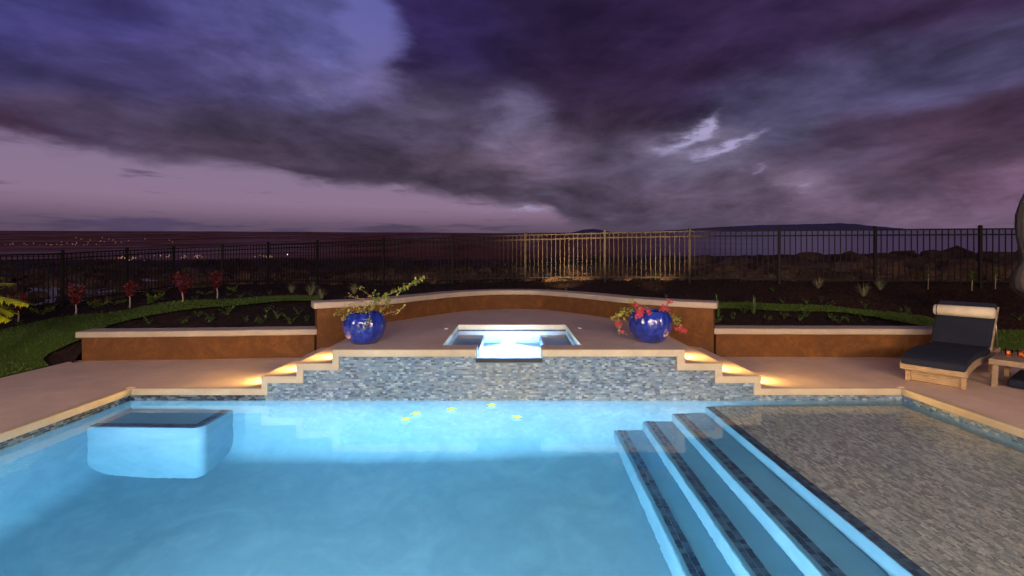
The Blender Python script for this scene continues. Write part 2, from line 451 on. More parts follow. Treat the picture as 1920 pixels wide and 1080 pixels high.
def m_wicker():
    m, t, b = mat('woven_wicker'); p = t.objco(); x, y, z = t.sep(p)
    u = (x*230)._m('SINE'); v = (z*260 + (y*230)._m('SINE')*1.5)._m('SINE'); q = (y*230)._m('SINE')
    h = u*v + q*v*0.6
    a = t.noise(p, 14, 4)
    c = t.mix(h.rng(-1, 1, 0, 1), (0.22, 0.145, 0.085), (0.46, 0.33, 0.21))
    c = t.vscale(c, a.rng(0.3, 0.7, 0.8, 1.2))
    t.put(b.inputs['Base Color'], c); b.inputs['Roughness'].default_value = 0.6
    bump(t, b, h, 0.5, 0.004); return m
M['wicker'] = m_wicker()
M['metal'] = simple('brushed_metal', (0.45, 0.45, 0.46), 0.35, 0.9)
M['dark_slot'] = simple('dark_metal', (0.03, 0.028, 0.026), 0.4, 0.3)
M['white_plastic'] = simple('white_plastic', (0.78, 0.76, 0.72), 0.4)
M['blossom'] = m_leaf('pale_blossom', (0.62, 0.66, 0.22), (0.78, 0.80, 0.36))

# ------------------------------------------------------------------ object helpers
def link(name, me, parent=None, loc=None):
    o = bpy.data.objects.new(name, me); COL.objects.link(o)
    if parent is not None: o.parent = parent
    if loc is not None: o.location = loc
    return o
def tag(o, label=None, cat=None, group=None, kind=None):
    if label: o['label'] = label
    if cat: o['category'] = cat
    if group: o['group'] = group
    if kind: o['kind'] = kind
    return o
def empty(name, loc, rz=0.0, **kw):
    o = bpy.data.objects.new(name, None); o.location = loc; o.rotation_euler = (0, 0, rz)
    o.empty_display_size = 0.1; COL.objects.link(o)
    return tag(o, **kw)
def mesh(name, verts, faces, mats, fm=None, smooth=False):
    me = bpy.data.meshes.new(name); me.from_pydata([tuple(v) for v in verts], [], faces)
    for m in (mats if isinstance(mats, list) else [mats]): me.materials.append(m)
    if fm is not None: me.polygons.foreach_set('material_index', fm)
    if smooth: me.polygons.foreach_set('use_smooth', [True]*len(me.polygons))
    me.update(); return me
class MB:
    def __init__(s): s.v = []; s.f = []; s.m = []
    def add(s, vs, fs, m=0):
        k = len(s.v); s.v += [tuple(v) for v in vs]; s.f += [tuple(i+k for i in f) for f in fs]; s.m += [m]*len(fs); return s
    def box(s, x0, x1, y0, y1, z0, z1, m=0):
        return s.add([(x0, y0, z0), (x1, y0, z0), (x1, y1, z0), (x0, y1, z0), (x0, y0, z1), (x1, y0, z1), (x1, y1, z1), (x0, y1, z1)],
                     [(0, 3, 2, 1), (4, 5, 6, 7), (0, 1, 5, 4), (1, 2, 6, 5), (2, 3, 7, 6), (3, 0, 4, 7)], m)
    def tube(s, pts, rad, n=6, m=0, caps=True):
        pts = [Vector(p) for p in pts]; k = len(s.v); rad = rad if isinstance(rad, (list, tuple)) else [rad]*len(pts)
        up = Vector((0, 0, 1))
        for i, p in enumerate(pts):
            d = (pts[min(i+1, len(pts)-1)] - pts[max(i-1, 0)]).normalized()
            a = d.cross(up if abs(d.z) < 0.95 else Vector((1, 0, 0))).normalized(); b = d.cross(a)
            for j in range(n):
                th = 2*math.pi*j/n; s.v.append(tuple(p + (a*math.cos(th) + b*math.sin(th))*rad[i]))
        for i in range(len(pts)-1):
            for j in range(n):
                s.f.append((k+i*n+j, k+i*n+(j+1) % n, k+(i+1)*n+(j+1) % n, k+(i+1)*n+j)); s.m.append(m)
        if caps:
            s.f.append(tuple(k+j for j in reversed(range(n)))); s.m.append(m)
            s.f.append(tuple(k+(len(pts)-1)*n+j for j in range(n))); s.m.append(m)
        return s
    def lathe(s, prof, n=32, c=(0, 0, 0), m=0, rib=None):
        k = len(s.v)
        for i, (r, z) in enumerate(prof):
            for j in range(n):
                th = 2*math.pi*j/n; rr = r*(1 + (rib(th, z, r) if rib else 0))
                s.v.append((c[0]+rr*math.cos(th), c[1]+rr*math.sin(th), c[2]+z))
        for i in range(len(prof)-1):
            for j in range(n):
                s.f.append((k+i*n+j, k+i*n+(j+1) % n, k+(i+1)*n+(j+1) % n, k+(i+1)*n+j)); s.m.append(m)
        return s
    def leaf(s, p, d, nrm, l, w, m=0, bend=0.2):
        d = Vector(d).normalized(); sd = d.cross(Vector(nrm)).normalized(); up = sd.cross(d).normalized(); p = Vector(p)
        vs = [p, p+d*l*0.45+sd*w*0.5+up*l*bend*0.35, p+d*l+up*-l*bend*0.3, p+d*l*0.45-sd*w*0.5+up*l*bend*0.35, p+d*l*0.5+up*l*bend*0.15]
        return s.add(vs, [(0, 1, 4), (1, 2, 4), (2, 3, 4), (3, 0, 4)], m)
    def blade(s, p, d, l, w, droop, m=0, seg=4):
        p = Vector(p); d = Vector(d).normalized(); sd = d.cross(Vector((0, 0, 1)))
        sd = sd.normalized() if sd.length > 0.01 else Vector((1, 0, 0)); k = len(s.v)
        q = p.copy()
        for i in range(seg+1):
            t = i/seg; ww = w*(1-t)**0.6*(0.5 + min(1, t*3)*0.5)
            if i == seg: s.v.append(tuple(q))
            else: s.v.append(tuple(q - sd*ww*0.5)); s.v.append(tuple(q + sd*ww*0.5))
            d = (d + Vector((0, 0, -droop/seg))).normalized(); q = q + d*(l/seg)
        for i in range(seg-1):
            s.f.append((k+2*i, k+2*i+1, k+2*i+3, k+2*i+2)); s.m.append(m)
        s.f.append((k+2*seg-2, k+2*seg-1, k+2*seg)); s.m.append(m)
        return s
    def mesh(s, name, mats, smooth=False): return mesh(name, s.v, s.f, mats, s.m, smooth)
    def build(s, name, mats, parent=None, smooth=False, loc=None, bevel=0.0, kind=None):
        o = link(name, s.mesh(name, mats, smooth), parent, loc)
        if bevel:
            md = o.modifiers.new('bevel', 'BEVEL'); md.width = bevel; md.segments = 3; md.limit_method = 'ANGLE'; md.angle_limit = R(40)
            md.harden_normals = False
        if kind: o['kind'] = kind
        return o
def cat(pts, n=8, closed=False):
    out = []
    for i in range(len(pts)-1):
        p0 = Vector(pts[max(i-1, 0)]); p1 = Vector(pts[i]); p2 = Vector(pts[i+1]); p3 = Vector(pts[min(i+2, len(pts)-1)])
        for j in range(n):
            t = j/n
            out.append(0.5*((2*p1)+(-p0+p2)*t+(2*p0-5*p1+4*p2-p3)*t*t+(-p0+3*p1-3*p2+p3)*t**3))
    out.append(Vector(pts[-1])); return out
def inside(x, y, poly):
    c = False; j = len(poly)-1
    for i in range(len(poly)):
        xi, yi = poly[i][0], poly[i][1]; xj, yj = poly[j][0], poly[j][1]
        if (yi > y) != (yj > y) and x < (xj-xi)*(y-yi)/(yj-yi+1e-12)+xi: c = not c
        j = i
    return c
def fill(outer, holes=(), grid=None, zf=None):
    """triangulated region, optionally with interior grid points"""
    vs = []; es = []
    if grid:
        def sub(loop):
            out = []
            for i in range(len(loop)):
                a, b = loop[i], loop[(i+1) % len(loop)]; m_ = max(1, int(math.hypot(b[0]-a[0], b[1]-a[1])/grid))
                out += [(a[0]+(b[0]-a[0])*k/m_, a[1]+(b[1]-a[1])*k/m_) for k in range(m_)]
            return out
        outer = sub(outer); holes = [sub(h) for h in holes]
    for loop in [outer, *holes]:
        k = len(vs); n = len(loop)
        vs += [Vector((p[0], p[1])) for p in loop]; es += [(k+i, k+(i+1) % n) for i in range(n)]
    if grid:
        xs = [p[0] for p in outer]; ys = [p[1] for p in outer]
        x = min(xs)
        while x < max(xs):
            y = min(ys)
            while y < max(ys):
                jx, jy = x+rnd.uniform(-.3, .3)*grid, y+rnd.uniform(-.3, .3)*grid
                if inside(jx, jy, outer) and not any(inside(jx, jy, h) for h in holes): vs.append(Vector((jx, jy)))
                y += grid
            x += grid
    v, e, f, *_ = geometry.delaunay_2d_cdt(vs, es, [], 0, 1e-5)
    ff = []
    for t in f:
        cx = sum(v[i][0] for i in t)/3; cy_ = sum(v[i][1] for i in t)/3
        if inside(cx, cy_, outer) and not any(inside(cx, cy_, h) for h in holes):
            a, b_, c = (v[i] for i in t)
            if (b_-a).cross(c-a) < 0: t = tuple(reversed(t))
            ff.append(tuple(t))
    return [(p[0], p[1], zf(p[0], p[1]) if zf else 0.0) for p in v], ff
def slab(mb, outer, holes, z0, z1, m=0, bottom=False):
    v, f = fill(outer, holes); mb.add([(a, b, z1) for a, b, _ in v], f, m)
    for loop in [outer, *holes]:
        n = len(loop); area_ = sum(loop[i][0]*loop[(i+1) % n][1]-loop[(i+1) % n][0]*loop[i][1] for i in range(n))
        l = list(loop) if area_ > 0 else list(reversed(loop))
        if loop is not outer: l = list(reversed(l))
        vs = [(p[0], p[1], z0) for p in l]+[(p[0], p[1], z1) for p in l]
        mb.add(vs, [(i, (i+1) % n, n+(i+1) % n, n+i) for i in range(n)], m)
    return mb

# ------------------------------------------------------------------ ground heights of the garden
FENCE = [(-1.45, 7.4, 1.62), (117, 10.4, None), (238, 12.1, None), (326, 13.6, None), (417, 14.6, None), (503, 14.1, None), (595, 13.3, None),
         (719, 12.5, None), (849, 12.1, None), (985, 11.9, None), (1134, 11.6, None), (1293, 10.95, None), (1461, 10.4, None),
         (1641, 10.0, None), (1838, 9.6, None)]
TOPS = {117: 474, 238: 468.5, 326: 465, 417: 461.5, 503: 458, 595: 454, 719: 449, 849: 444, 985: 440, 1134: 436, 1293: 432.5, 1461: 431, 1641: 429.5, 1838: 428}
posts = []
posts.append((-9.95, 8.5, 1.70)); 
for px, Y, _ in FENCE[1:]:
    posts.append(((px-960)/F*Y, Y, EYE+(YH-TOPS[px])/F*Y))
posts.append((11.4, 9.25, 2.25)); posts.append((13.2, 8.9, 2.24))
FH = 1.22
ctrl = [(x, y, z-FH) for x, y, z in posts]
ctrl += [(-6.4, 7.25, .44), (-5, 7.35, .49), (-3.3, 7.5, .52), (3.4, 7.55, .52), (5, 7.5, .50), (6.9, 7.45, .44),
         (-4.12, 9.8, .765), (-6.5, 8.7, .70), (-7.57, 8.2, .534), (-8.5, 7.8, .405), (-6.7, 6.0, .125), (-8.3, 6.0, .20), (-9.5, 4, .10), (-6.7, 3, .12), (-9, -2, .1), (-6.7, -2, .12),
         (3.93, 9.1, .687), (5.97, 8.9, .648), (7.04, 8.6, .556), (7.43, 8.2, .50), (8.5, 7.9, .26), (8.9, 8.5, .45), (8.3, 7.62, .14), (9.5, 7.62, .14), (11, 7.62, .16), (13, 7.4, .3),
         (-6.6, 6.95, .15), (-6.75, 7.4, .32),
         (0, 10.2, .93), (-1.5, 9.8, .86), (1.7, 9.7, .88), (-2.7, 8.1, .62), (2.8, 8.1, .62), (-2.0, 8.8, .72), (2.1, 8.8, .74)]
C = np.array(ctrl); n_ = len(C)
def _U(r2): return np.where(r2 > 0, 0.5*r2*np.log(np.maximum(r2, 1e-12)), 0)
K = _U(((C[:, None, :2]-C[None, :, :2])**2).sum(-1)) + np.eye(n_)*0.05
Pm = np.c_[np.ones(n_), C[:, :2]]
A = np.block([[K, Pm], [Pm.T, np.zeros((3, 3))]])
sol = np.linalg.solve(A, np.r_[C[:, 2], 0, 0, 0])
def gh(x, y):
    r2 = (C[:, 0]-x)**2+(C[:, 1]-y)**2
    return float((_U(r2)*sol[:n_]).sum()+sol[n_]+sol[n_+1]*x+sol[n_+2]*y)
def ground_at(px, py, y0=5.5, y1=16):
    u = (px-960)/F; v = (YH-py)/F; Y = y0; prev = None
    while Y < y1:
        d = EYE+v*Y - gh(u*Y, Y)
        if prev is not None and prev > 0 >= d: 
            Yc = Y-0.03*(-d)/(prev-d+1e-9); return Vector((u*Yc, Yc, gh(u*Yc, Yc)))
        prev = d; Y += 0.03
    return Vector((u*y1, y1, gh(u*y1, y1)))

# ------------------------------------------------------------------ setting: patio, garden bed, lawns
XL, XR, YB, YN = -4.47, 4.57, 5.5, -1.5         # pool inner faces
DECK = 0.14; SPA = 0.595
mb = MB()
patio_outer = [(-6.5, -5.5), (11.5, -5.5), (11.5, 7.6), (8.0, 7.6), (6.9, 7.2), (3.0, 7.3), (2.0, 7.3), (2.0, 5.56), (4.63, 5.56), (4.63, YN-.06), (-4.53, YN-.06), (-4.53, 5.56), (-2.0, 5.56), (-2.0, 7.3), (-3.0, 7.3), (-6.42, 7.0), (-6.5, 6.9)]
slab(mb, patio_outer, [], -0.3, DECK)
tag(mb.build('patio', M['deck']), kind='structure')

arcL = [(-2.97, 7.15), (-2.37, 7.5), (-1.93, 7.95), (-1.68, 8.35), (-1.05, 9.2), (-.5, 9.6), (0, 9.74)]
arcR = [(0, 9.74), (.6, 9.62), (1.22, 8.98), (1.72, 8.3), (1.98, 7.92), (2.47, 7.47), (3.07, 7.15)]
arc = [Vector((p[0], p[1], 0)) for p in arcL+arcR[1:]]
arc = cat([(p.x, p.y, 0) for p in arc], 6)
def offset(path, d):
    out = []
    for i, p in enumerate(path):
        a = path[max(i-1, 0)]; b = path[min(i+1, len(path)-1)]
        t = (b-a).normalized(); nrm = Vector((-t.y, t.x, 0)); out.append(p+nrm*d)
    return out
mid = offset(arc, 0.14)
bed_hole = [(-6.35, -8), (-6.35, 6.9), (-6.3, 7.1)] + [(p.x, p.y) for p in mid] + [(6.8, 7.35), (8.0, 7.45), (14.5, 7.45), (14.5, -8)]
bed_outer = [(-12.5, -8)] + [(-6.35, -8), (-6.35, 6.9), (-6.3, 7.1)] + [(p.x, p.y) for p in mid] + [(6.8, 7.35), (8.0, 7.45), (14.5, 7.45)]
back = [(x, y+0.25) for x, y, z in posts]
bed_outer += [(14.5, 9.1)] + list(reversed(back)) + [(-12.5, 8.5)]
def bedz(x, y):
    z = gh(x, y) + 0.02*math.sin(x*3.1+y*1.7)*math.sin(y*2.3-x)
    if x < -6.2 and y < 6.9: z = min(max(z, 0.10), 0.10 + max(0, -6.5-x)*0.05)
    if x > 6.8 and y < 7.75: z = min(z, 0.11)
    return z
v, f = fill(bed_outer, [], 0.14, bedz)
v = [(a, b, c+rnd.uniform(-.008, .012)) for a, b, c in v]
tag(link('garden_bed', mesh('garden_bed', v, f, M['mulch'], smooth=True)), kind='structure')

def gp(px, py): p = ground_at(px, py); return (p.x, p.y)
left_up = [(604, 557), (540, 559), (470, 562), (400, 566), (330, 571), (270, 579), (200, 590), (147, 596), (90, 605), (0, 622)]
left_lo = [(604, 566), (530, 570), (450, 576), (380, 582), (320, 589), (290, 594), (250, 603), (205, 616)]
lawnL = [gp(*p) for p in left_up] + [(-9.8, 6.9), (-11.5, 4.5), (-11.5, -6), (-6.52, -6), (-6.52, 6.62), (-6.75, 6.78), (-6.95, 6.95), (-7.02, 7.12), (-6.9, 7.35), (-6.62, 7.42)] + [gp(*p) for p in reversed(left_lo)]
right_up = [(1325, 571), (1400, 573), (1480, 575), (1550, 578), (1620, 583), (1680, 590), (1725, 597), (1765, 605), (1800, 613), (1860, 622), (1935, 624)]
lawnR = [gp(*p) for p in right_up] + [(11.5, 8.3), (11.5, 7.62), (8.0, 7.62), (7.2, 7.5)] + [gp(*p) for p in [(1735, 616), (1690, 608), (1640, 599), (1590, 593), (1520, 589), (1450, 586), (1390, 583), (1325, 580)]]
def lawnz(x, y): return bedz(x, y)+0.045
for poly in (lawnL, lawnR):
    v, f = fill(poly, [], 0.16, lawnz)
    tag(link('lawn', mesh('lawn', v, f, M['lawn'], smooth=True)), kind='structure')
# short blades
vs = []; fs = []
def blades(poly, n):
    xs = [p[0] for p in poly]; ys = [p[1] for p in poly]; k = 0
    while k < n:
        x = rnd.uniform(max(min(xs), -9.6), min(max(xs), 9.6)); y = rnd.uniform(max(min(ys), 4.5), max(ys))
        if not inside(x, y, poly): continue
        k += 1
        z = lawnz(x, y)-.004; a = rnd.uniform(0, 6.28); h = rnd.uniform(.018, .04); w = .005
        dx, dy = math.cos(a)*w, math.sin(a)*w; i = len(vs)
        vs.extend([(x-dx, y-dy, z), (x+dx, y+dy, z), (x+rnd.uniform(-.02, .02), y+rnd.uniform(-.02, .02), z+h)]); fs.append((i, i+1, i+2))
blades(lawnL, 22000); blades(lawnR, 12000)
tag(link('grass', mesh('grass', vs, fs, M['blade'])), kind='stuff')
# bark chips on the mulch
vs = []; fs = []; k = 0
while k < 9000:
    x = rnd.uniform(-10, 10.5); y = rnd.uniform(7.2, 14)
    if not inside(x, y, bed_outer) or inside(x, y, lawnL) or inside(x, y, lawnR): continue
    k += 1; z = bedz(x, y)+.012; a = rnd.uniform(0, 6.28); l = rnd.uniform(.015, .05); w = rnd.uniform(.008, .02)
    dx, dy = math.cos(a), math.sin(a); tz = rnd.uniform(-.4, .4)*l; i = len(vs)
    vs.extend([(x-dx*l, y-dy*l, z-tz), (x+dy*w, y-dx*w, z+.008), (x+dx*l, y+dy*l, z+tz+.012), (x-dy*w, y+dx*w, z)]); fs.append((i, i+1, i+2, i+3))
tag(link('bark_chips', mesh('bark_chips', vs, fs, M['mulch'])), kind='stuff')

# ------------------------------------------------------------------ terrain beyond the fence
fx = [p[0] for p in posts]; 
def fence_r(az):
    # distance to the fence line along an azimuth
    best = None
    d = (math.sin(az), math.cos(az))
    for (x0, y0, _), (x1, y1, _) in zip(posts[:-1], posts[1:]):
        ex, ey = x1-x0, y1-y0; den = d[0]*ey-d[1]*ex
        if abs(den) < 1e-9: continue
        t = (x0*ey-y0*ex)/den; s = (x0*d[1]-y0*d[0])/den
        if t > 0 and -0.001 <= s <= 1.001: best = t if best is None else min(best, t)
    return best or 13.0
def elev(r, az):
    """height over the water of the land at distance r, azimuth az"""
    rr = [16, 24, 40, 80, 200, 600, 1500, 3500, 5200]
    # photo rows at which the land at these distances is seen, left side and right side
    left = [536, 522, 505, 492, 478, 462, 449, 436.5, 432.5]
    mid_ = [524, 512, 500, 490, 476, 458, 446, 438.5, 437]
    right = [514, 494, 482, 478, 470, 456, 443, 433, 431]
    def row(tab): return float(np.interp(math.log(r), [math.log(q) for q in rr], tab))
    a = max(-1, min(1, az/0.75))
    m_ = row(mid_); py = m_ + (row(left)-m_)*max(0, -a) + (row(right)-m_)*max(0, a)
    return EYE+(YH-py)/F*r*math.cos(max(-1.1, min(1.1, az)))
from mathutils import noise as mn
def nz(x, y, s, seed=0): return mn.fractal(Vector((x*s+seed, y*s-seed, seed)), 1.0, 2.0, 5)
NA = 420; rings = [0.0, .35, .8, 1.3, 1.9, 2.6, 3.4, 4.3, 5.4, 6.7, 8.2, 10, 12, 14.5, 17.5, 21, 26, 32, 40, 52, 70, 95]
vs = []; fs = []
az0, az1 = R(-72), R(72)
for i in range(NA+1):
    az = az0+(az1-az0)*i/NA
    r0 = fence_r(az)-0.15; x0, y0 = r0*math.sin(az), r0*math.cos(az); z0 = gh(x0, y0) if abs(az) < 0.9 else 0.9
    for k, dr in enumerate(rings):
        r = r0+dr; x, y = r*math.sin(az), r*math.cos(az)
        zt = elev(max(r, 16), az); w = min(1, dr/4.0); w = w*w*(3-2*w)
        z = z0*(1-w)+zt*w
        amp = min(1, dr/1.5)
        side = max(0, min(1, (az+0.1)/0.5))
        z += amp*(nz(x, y, 0.45, 3)*0.20 + nz(x, y, 1.6, 8)*0.10) + amp*side*0.22*abs(nz(x, y, 0.22, 5))*min(1, dr/4) - (0.05 if dr < .5 else 0)
        vs.append((x, y, z))
n = len(rings)
for i in range(NA):
    for k in range(n-1):
        a = i*n+k; fs.append((a, a+n, a+n+1, a+1))
tag(link('lava_field', mesh('lava_field', vs, fs, M['lava'], smooth=False)), kind='structure')
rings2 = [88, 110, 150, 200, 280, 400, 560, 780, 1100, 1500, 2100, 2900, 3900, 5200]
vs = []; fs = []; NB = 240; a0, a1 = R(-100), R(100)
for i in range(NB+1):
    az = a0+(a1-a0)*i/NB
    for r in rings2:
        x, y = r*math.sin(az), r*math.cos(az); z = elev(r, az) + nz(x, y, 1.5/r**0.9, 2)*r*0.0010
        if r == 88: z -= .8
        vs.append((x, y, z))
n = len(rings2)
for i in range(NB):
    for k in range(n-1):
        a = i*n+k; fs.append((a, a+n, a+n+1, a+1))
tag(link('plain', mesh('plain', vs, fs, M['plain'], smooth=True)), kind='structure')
# one wide sheet of ground under everything
mb = MB(); mb.add([(-9000, -9000, -60), (9000, -9000, -60), (9000, 9000, -60), (-9000, 9000, -60)], [(0, 1, 2, 3)])
tag(mb.build('ground', M['lava']), kind='structure')
# mountains on the skyline
def ridge(name, prof, Y, depth, kname):
    xs = np.linspace(prof[0][0], prof[-1][0], 70); vs = []; fs = []
    for j, px in enumerate(xs):
        py = np.interp(px, [p[0] for p in prof], [p[1] for p in prof]) + 0.7*mn.noise(Vector((px*0.06, 3, 1)))
        u = (px-960)/F; zt = EYE+(YH-py)/F*Y
        zb = EYE+(YH-446)/F*Y
        for kk in range(6):
            t = kk/5; yy = Y-depth*(1-t); zz = zb+(zt-zb)*t**1.4
            vs.append((u*Y*(1-0.0*t)+mn.noise(Vector((px*.05, t*3, 0)))*40*(1-t), yy, zz))
        vs.append((u*Y, Y+depth*1.5, zb))
    for j in range(len(xs)-1):
        for kk in range(6):
            a = j*7+kk; fs.append((a, a+7, a+8, a+1))
    tag(link(name, mesh(name, vs, fs, M['mountain'], smooth=True)), kind='structure')
ridge('mountain', [(1150, 436), (1250, 432), (1340, 426), (1420, 422), (1500, 420.5), (1570, 418.5), (1600, 419.5), (1640, 424), (1690, 428), (1730, 432)], 5600, 900, 'mountain')
ridge('hill', [(1060, 438), (1080, 434), (1095, 430.5), (1112, 429), (1128, 431), (1145, 435), (1165, 438)], 3800, 300, 'hill')

# rubble, boulders and dark scrub beyond the fence
def rock_mesh(seed, sub=2):
    bm = bmesh.new(); bmesh.ops.create_icosphere(bm, subdivisions=sub, radius=1)
    for v_ in bm.verts:
        k_ = 1+0.38*mn.noise(v_.co*1.5+Vector((seed*7.1, 0, 0)))+0.18*mn.noise(v_.co*4+Vector((seed, 3, 0)))
        v_.co *= k_
    me = bpy.data.meshes.new('rock'); bm.to_mesh(me); bm.free()
    a = np.array([v_.co[:] for v_ in me.vertices]); ff = [tuple(p.vertices) for p in me.polygons]
    return a, ff
RK = [rock_mesh(i, 2) for i in range(6)]
def terrain_beyond(x, y):
    r = math.hypot(x, y); az = math.atan2(x, y); r0 = fence_r(az)-.15; dr = r-r0
    x0, y0 = r0*math.sin(az), r0*math.cos(az); z0 = gh(x0, y0)
    w = max(0, min(1, dr/4.0)); w = w*w*(3-2*w); z = z0*(1-w)+elev(max(r, 16), az)*w
    amp = max(0, min(1, dr/1.5)); side = max(0, min(1, (az+.1)/.5))
    return z+amp*(nz(x, y, .45, 3)*.20+nz(x, y, 1.6, 8)*.10)+amp*side*.22*abs(nz(x, y, .22, 5))*min(1, dr/4)
V = []; Fc = []; k0 = 0
for i in range(1500):
    az = R(rnd.uniform(-50, 50)); r0 = fence_r(az)
    dr = 0.3+abs(rnd.gauss(0, 1))*6; r = r0+dr; x, y = r*math.sin(az), r*math.cos(az)
    s = rnd.uniform(.06, .26)*(1+dr*0.045)*(1.35 if az > 0 and dr > 2 else 1)
    a, ff = rnd.choice(RK); th = rnd.uniform(0, 6.28)
    c_, s_ = math.cos(th), math.sin(th); q = a*np.array([s*rnd.uniform(.8, 1.5), s*rnd.uniform(.8, 1.3), s*rnd.uniform(.5, .95)])
    q = np.c_[q[:, 0]*c_-q[:, 1]*s_, q[:, 0]*s_+q[:, 1]*c_, q[:, 2]]+np.array([x, y, terrain_beyond(x, y)+s*.15])
    V.append(q); Fc += [tuple(j+k0 for j in t) for t in ff]; k0 += len(q)
tag(link('lava_rubble', mesh('lava_rubble', np.concatenate(V).tolist(), Fc, M['lava'])), kind='stuff')
vs = []; fs = []
for i in range(41):
    az = R(-56+22*i/40); r0 = fence_r(az)
    for k in range(9):
        r = r0+.45+2.6*k/8+.25*math.sin(i*.5+k); x, y = r*math.sin(az), r*math.cos(az); vs.append((x, y, terrain_beyond(x, y)+.05))
for i in range(40):
    for k in range(8): a = i*9+k; fs.append((a, a+9, a+10, a+1))
tag(link('road', mesh('road', vs, fs, simple('pale_gravel_road', (.42, .40, .42), .95, var=.25, scale=3, bumps=.5), smooth=True)), kind='structure')
# scrub: clouds of small leaf faces, darker and low
vs = []; fs = []; fm = []
for i in range(420):
    az = R(rnd.uniform(-50, 50)); r0 = fence_r(az)
    if az < R(12): dr = rnd.uniform(0.8, 40)**1.0
    else: dr = rnd.uniform(.6, 9)
    r = r0+dr; x, y = r*math.sin(az), r*math.cos(az); z = terrain_beyond(x, y)
    s = rnd.uniform(.16, .42)*(1+dr*.03)*(1.0 if az < R(12) else .5); hh = s*rnd.uniform(.5, .8); nn = int(110)
    mi = rnd.choice([0, 0, 1])
    for j in range(nn):
        th = rnd.uniform(0, 6.28); ph = rnd.uniform(0, 1); rr = s*math.sqrt(rnd.uniform(.2, 1))*math.sqrt(1-ph*ph*.8)
        p = Vector((x+rr*math.cos(th), y+rr*math.sin(th), z+hh*ph*1.2)); l = s*rnd.uniform(.07, .16)
        d = Vector((rnd.gauss(0, 1), rnd.gauss(0, 1), rnd.gauss(0, 1)+.5)).normalized(); sd = d.cross(Vector((rnd.gauss(0, 1), rnd.gauss(0, 1), 1))).normalized()
        k = len(vs); vs.extend([tuple(p), tuple(p+d*l+sd*l*.4), tuple(p+d*l*2), tuple(p+d*l-sd*l*.4)]); fs.append((k, k+1, k+2, k+3)); fm.append(mi)
tag(link('scrub', mesh('scrub', vs, fs, [simple('dry_scrub', (.085, .060, .03), .9, var=.3, spec=.1), simple('brown_scrub', (.17, .10, .05), .9, var=.3, spec=.1)], fm)), kind='stuff')
# lights of the far town and road
def lightset(name, pts, c, s, size):
    mb = MB()
    for px, py, dist in pts:
        u = (px-960)/F; Y = dist; z = EYE+(YH-py)/F*Y; r = size*Y/F
        mb.lathe([(0.001, -r), (r*.8, -r*.5), (r, 0), (r*.8, r*.5), (0.001, r)], 6, (u*Y, Y, z))
    tag(mb.build(name, emis(name, c, s)), kind='stuff')
ptsA = []
for x0, x1, n_l, yy in ((213, 275, 15, 482), (288, 320, 8, 481), (338, 405, 14, 481), (468, 520, 10, 480.5)):
    for i in range(n_l): ptsA.append((rnd.uniform(x0, x1), yy+rnd.uniform(-2.5, 2.5)+(4 if x0 < 240 and i % 3 == 0 else 0), 70*rnd.uniform(.95, 1.05)))
lightset('town_lights', ptsA, (1.0, .52, .28), .55, .9)
lightset('street_lights', [(38+i*1.6, 440-(i % 2)*.6, 2600) for i in range(4)]+[(534+i*4.2, 459.6, 600) for i in range(6)]+[(539, 477, 150), (539, 480, 150), (449, 443, 2500), (1825, 473.5, 60), (1867, 474, 60)], (1.0, .82, .66), 3.0, .85)
lightset('road_lights', [(326+i*4, 445.5+i*.9+rnd.uniform(-.5, .5), 1800) for i in range(8)], (1.0, .18, .08), .5, 1.1)
ptsT = [(rnd.uniform(0, 190), rnd.gauss(464, 5), 500) for _ in range(110)]+[(rnd.uniform(140, 330), rnd.gauss(457, 6), 700) for _ in range(30)]
lightset('dim_town_lights', ptsT, (1.0, .36, .18), .22, 1.0)
lightset('porch_lights', [(88, 522, 26), (92, 518, 26), (97, 519, 26), (95, 523, 26)], (.8, .8, 1.0), .9, 1.6)

# ------------------------------------------------------------------ mosaic
def tiles(rects, org, ux, uz, nr_, tw, th, gap, proud, pal, jit=0.0015, wvar=0.5, deep=True):
    """rows of small tiles: rects = list of (row_z0, [(x0,x1)...])"""
    ux, uz, nr_, org = map(lambda a: np.array(a, float), (ux, uz, nr_, org)); Vv = []; Cc = []
    for z0, spans in rects:
        for x0, x1 in spans:
            x = x0
            while x < x1-0.004:
                w = tw*rnd.uniform(1-wvar, 1+wvar*.6); 
                if x+w > x1-tw*.3: w = x1-x
                a, b = x+gap/2, x+w-gap/2; c_, d_ = z0+gap/2, z0+th-gap/2
                if b-a > .002:
                    h = proud+rnd.uniform(-jit, jit)
                    base = [org+ux*p+uz*q for p, q in ((a, c_), (b, c_), (b, d_), (a, d_))]
                    tl = nr_*h; tx = ux*rnd.uniform(-1, 1)*0
                    Vv += base+[p+tl for p in base]; Cc.append(pal((a+b)/2, (c_+d_)/2))
                x += w
    n = len(Cc); tpl = [(4, 5, 6, 7), (0, 1, 5, 4), (1, 2, 6, 5), (2, 3, 7, 6), (3, 0, 4, 7)]
    flip = np.dot(np.cross(ux, uz), nr_) < 0
    fs = []
    for i in range(n):
        for t in tpl:
            q = tuple(i*8+j for j in t); fs.append(tuple(reversed(q)) if flip else q)
    return Vv, fs, Cc
def tile_obj(name, data, material, parent):
    Vv, fs, Cc = data
    me = mesh(name, [tuple(v) for v in Vv], fs, material)
    at = me.color_attributes.new('tile_tone', 'FLOAT_COLOR', 'CORNER')
    arr = np.repeat(np.array([(*c, 1.0) for c in Cc]), 20, axis=0).astype(np.float32)
    at.data.foreach_set('color', arr.ravel())
    o = link(name, me, parent); o['kind'] = 'stuff'; return o
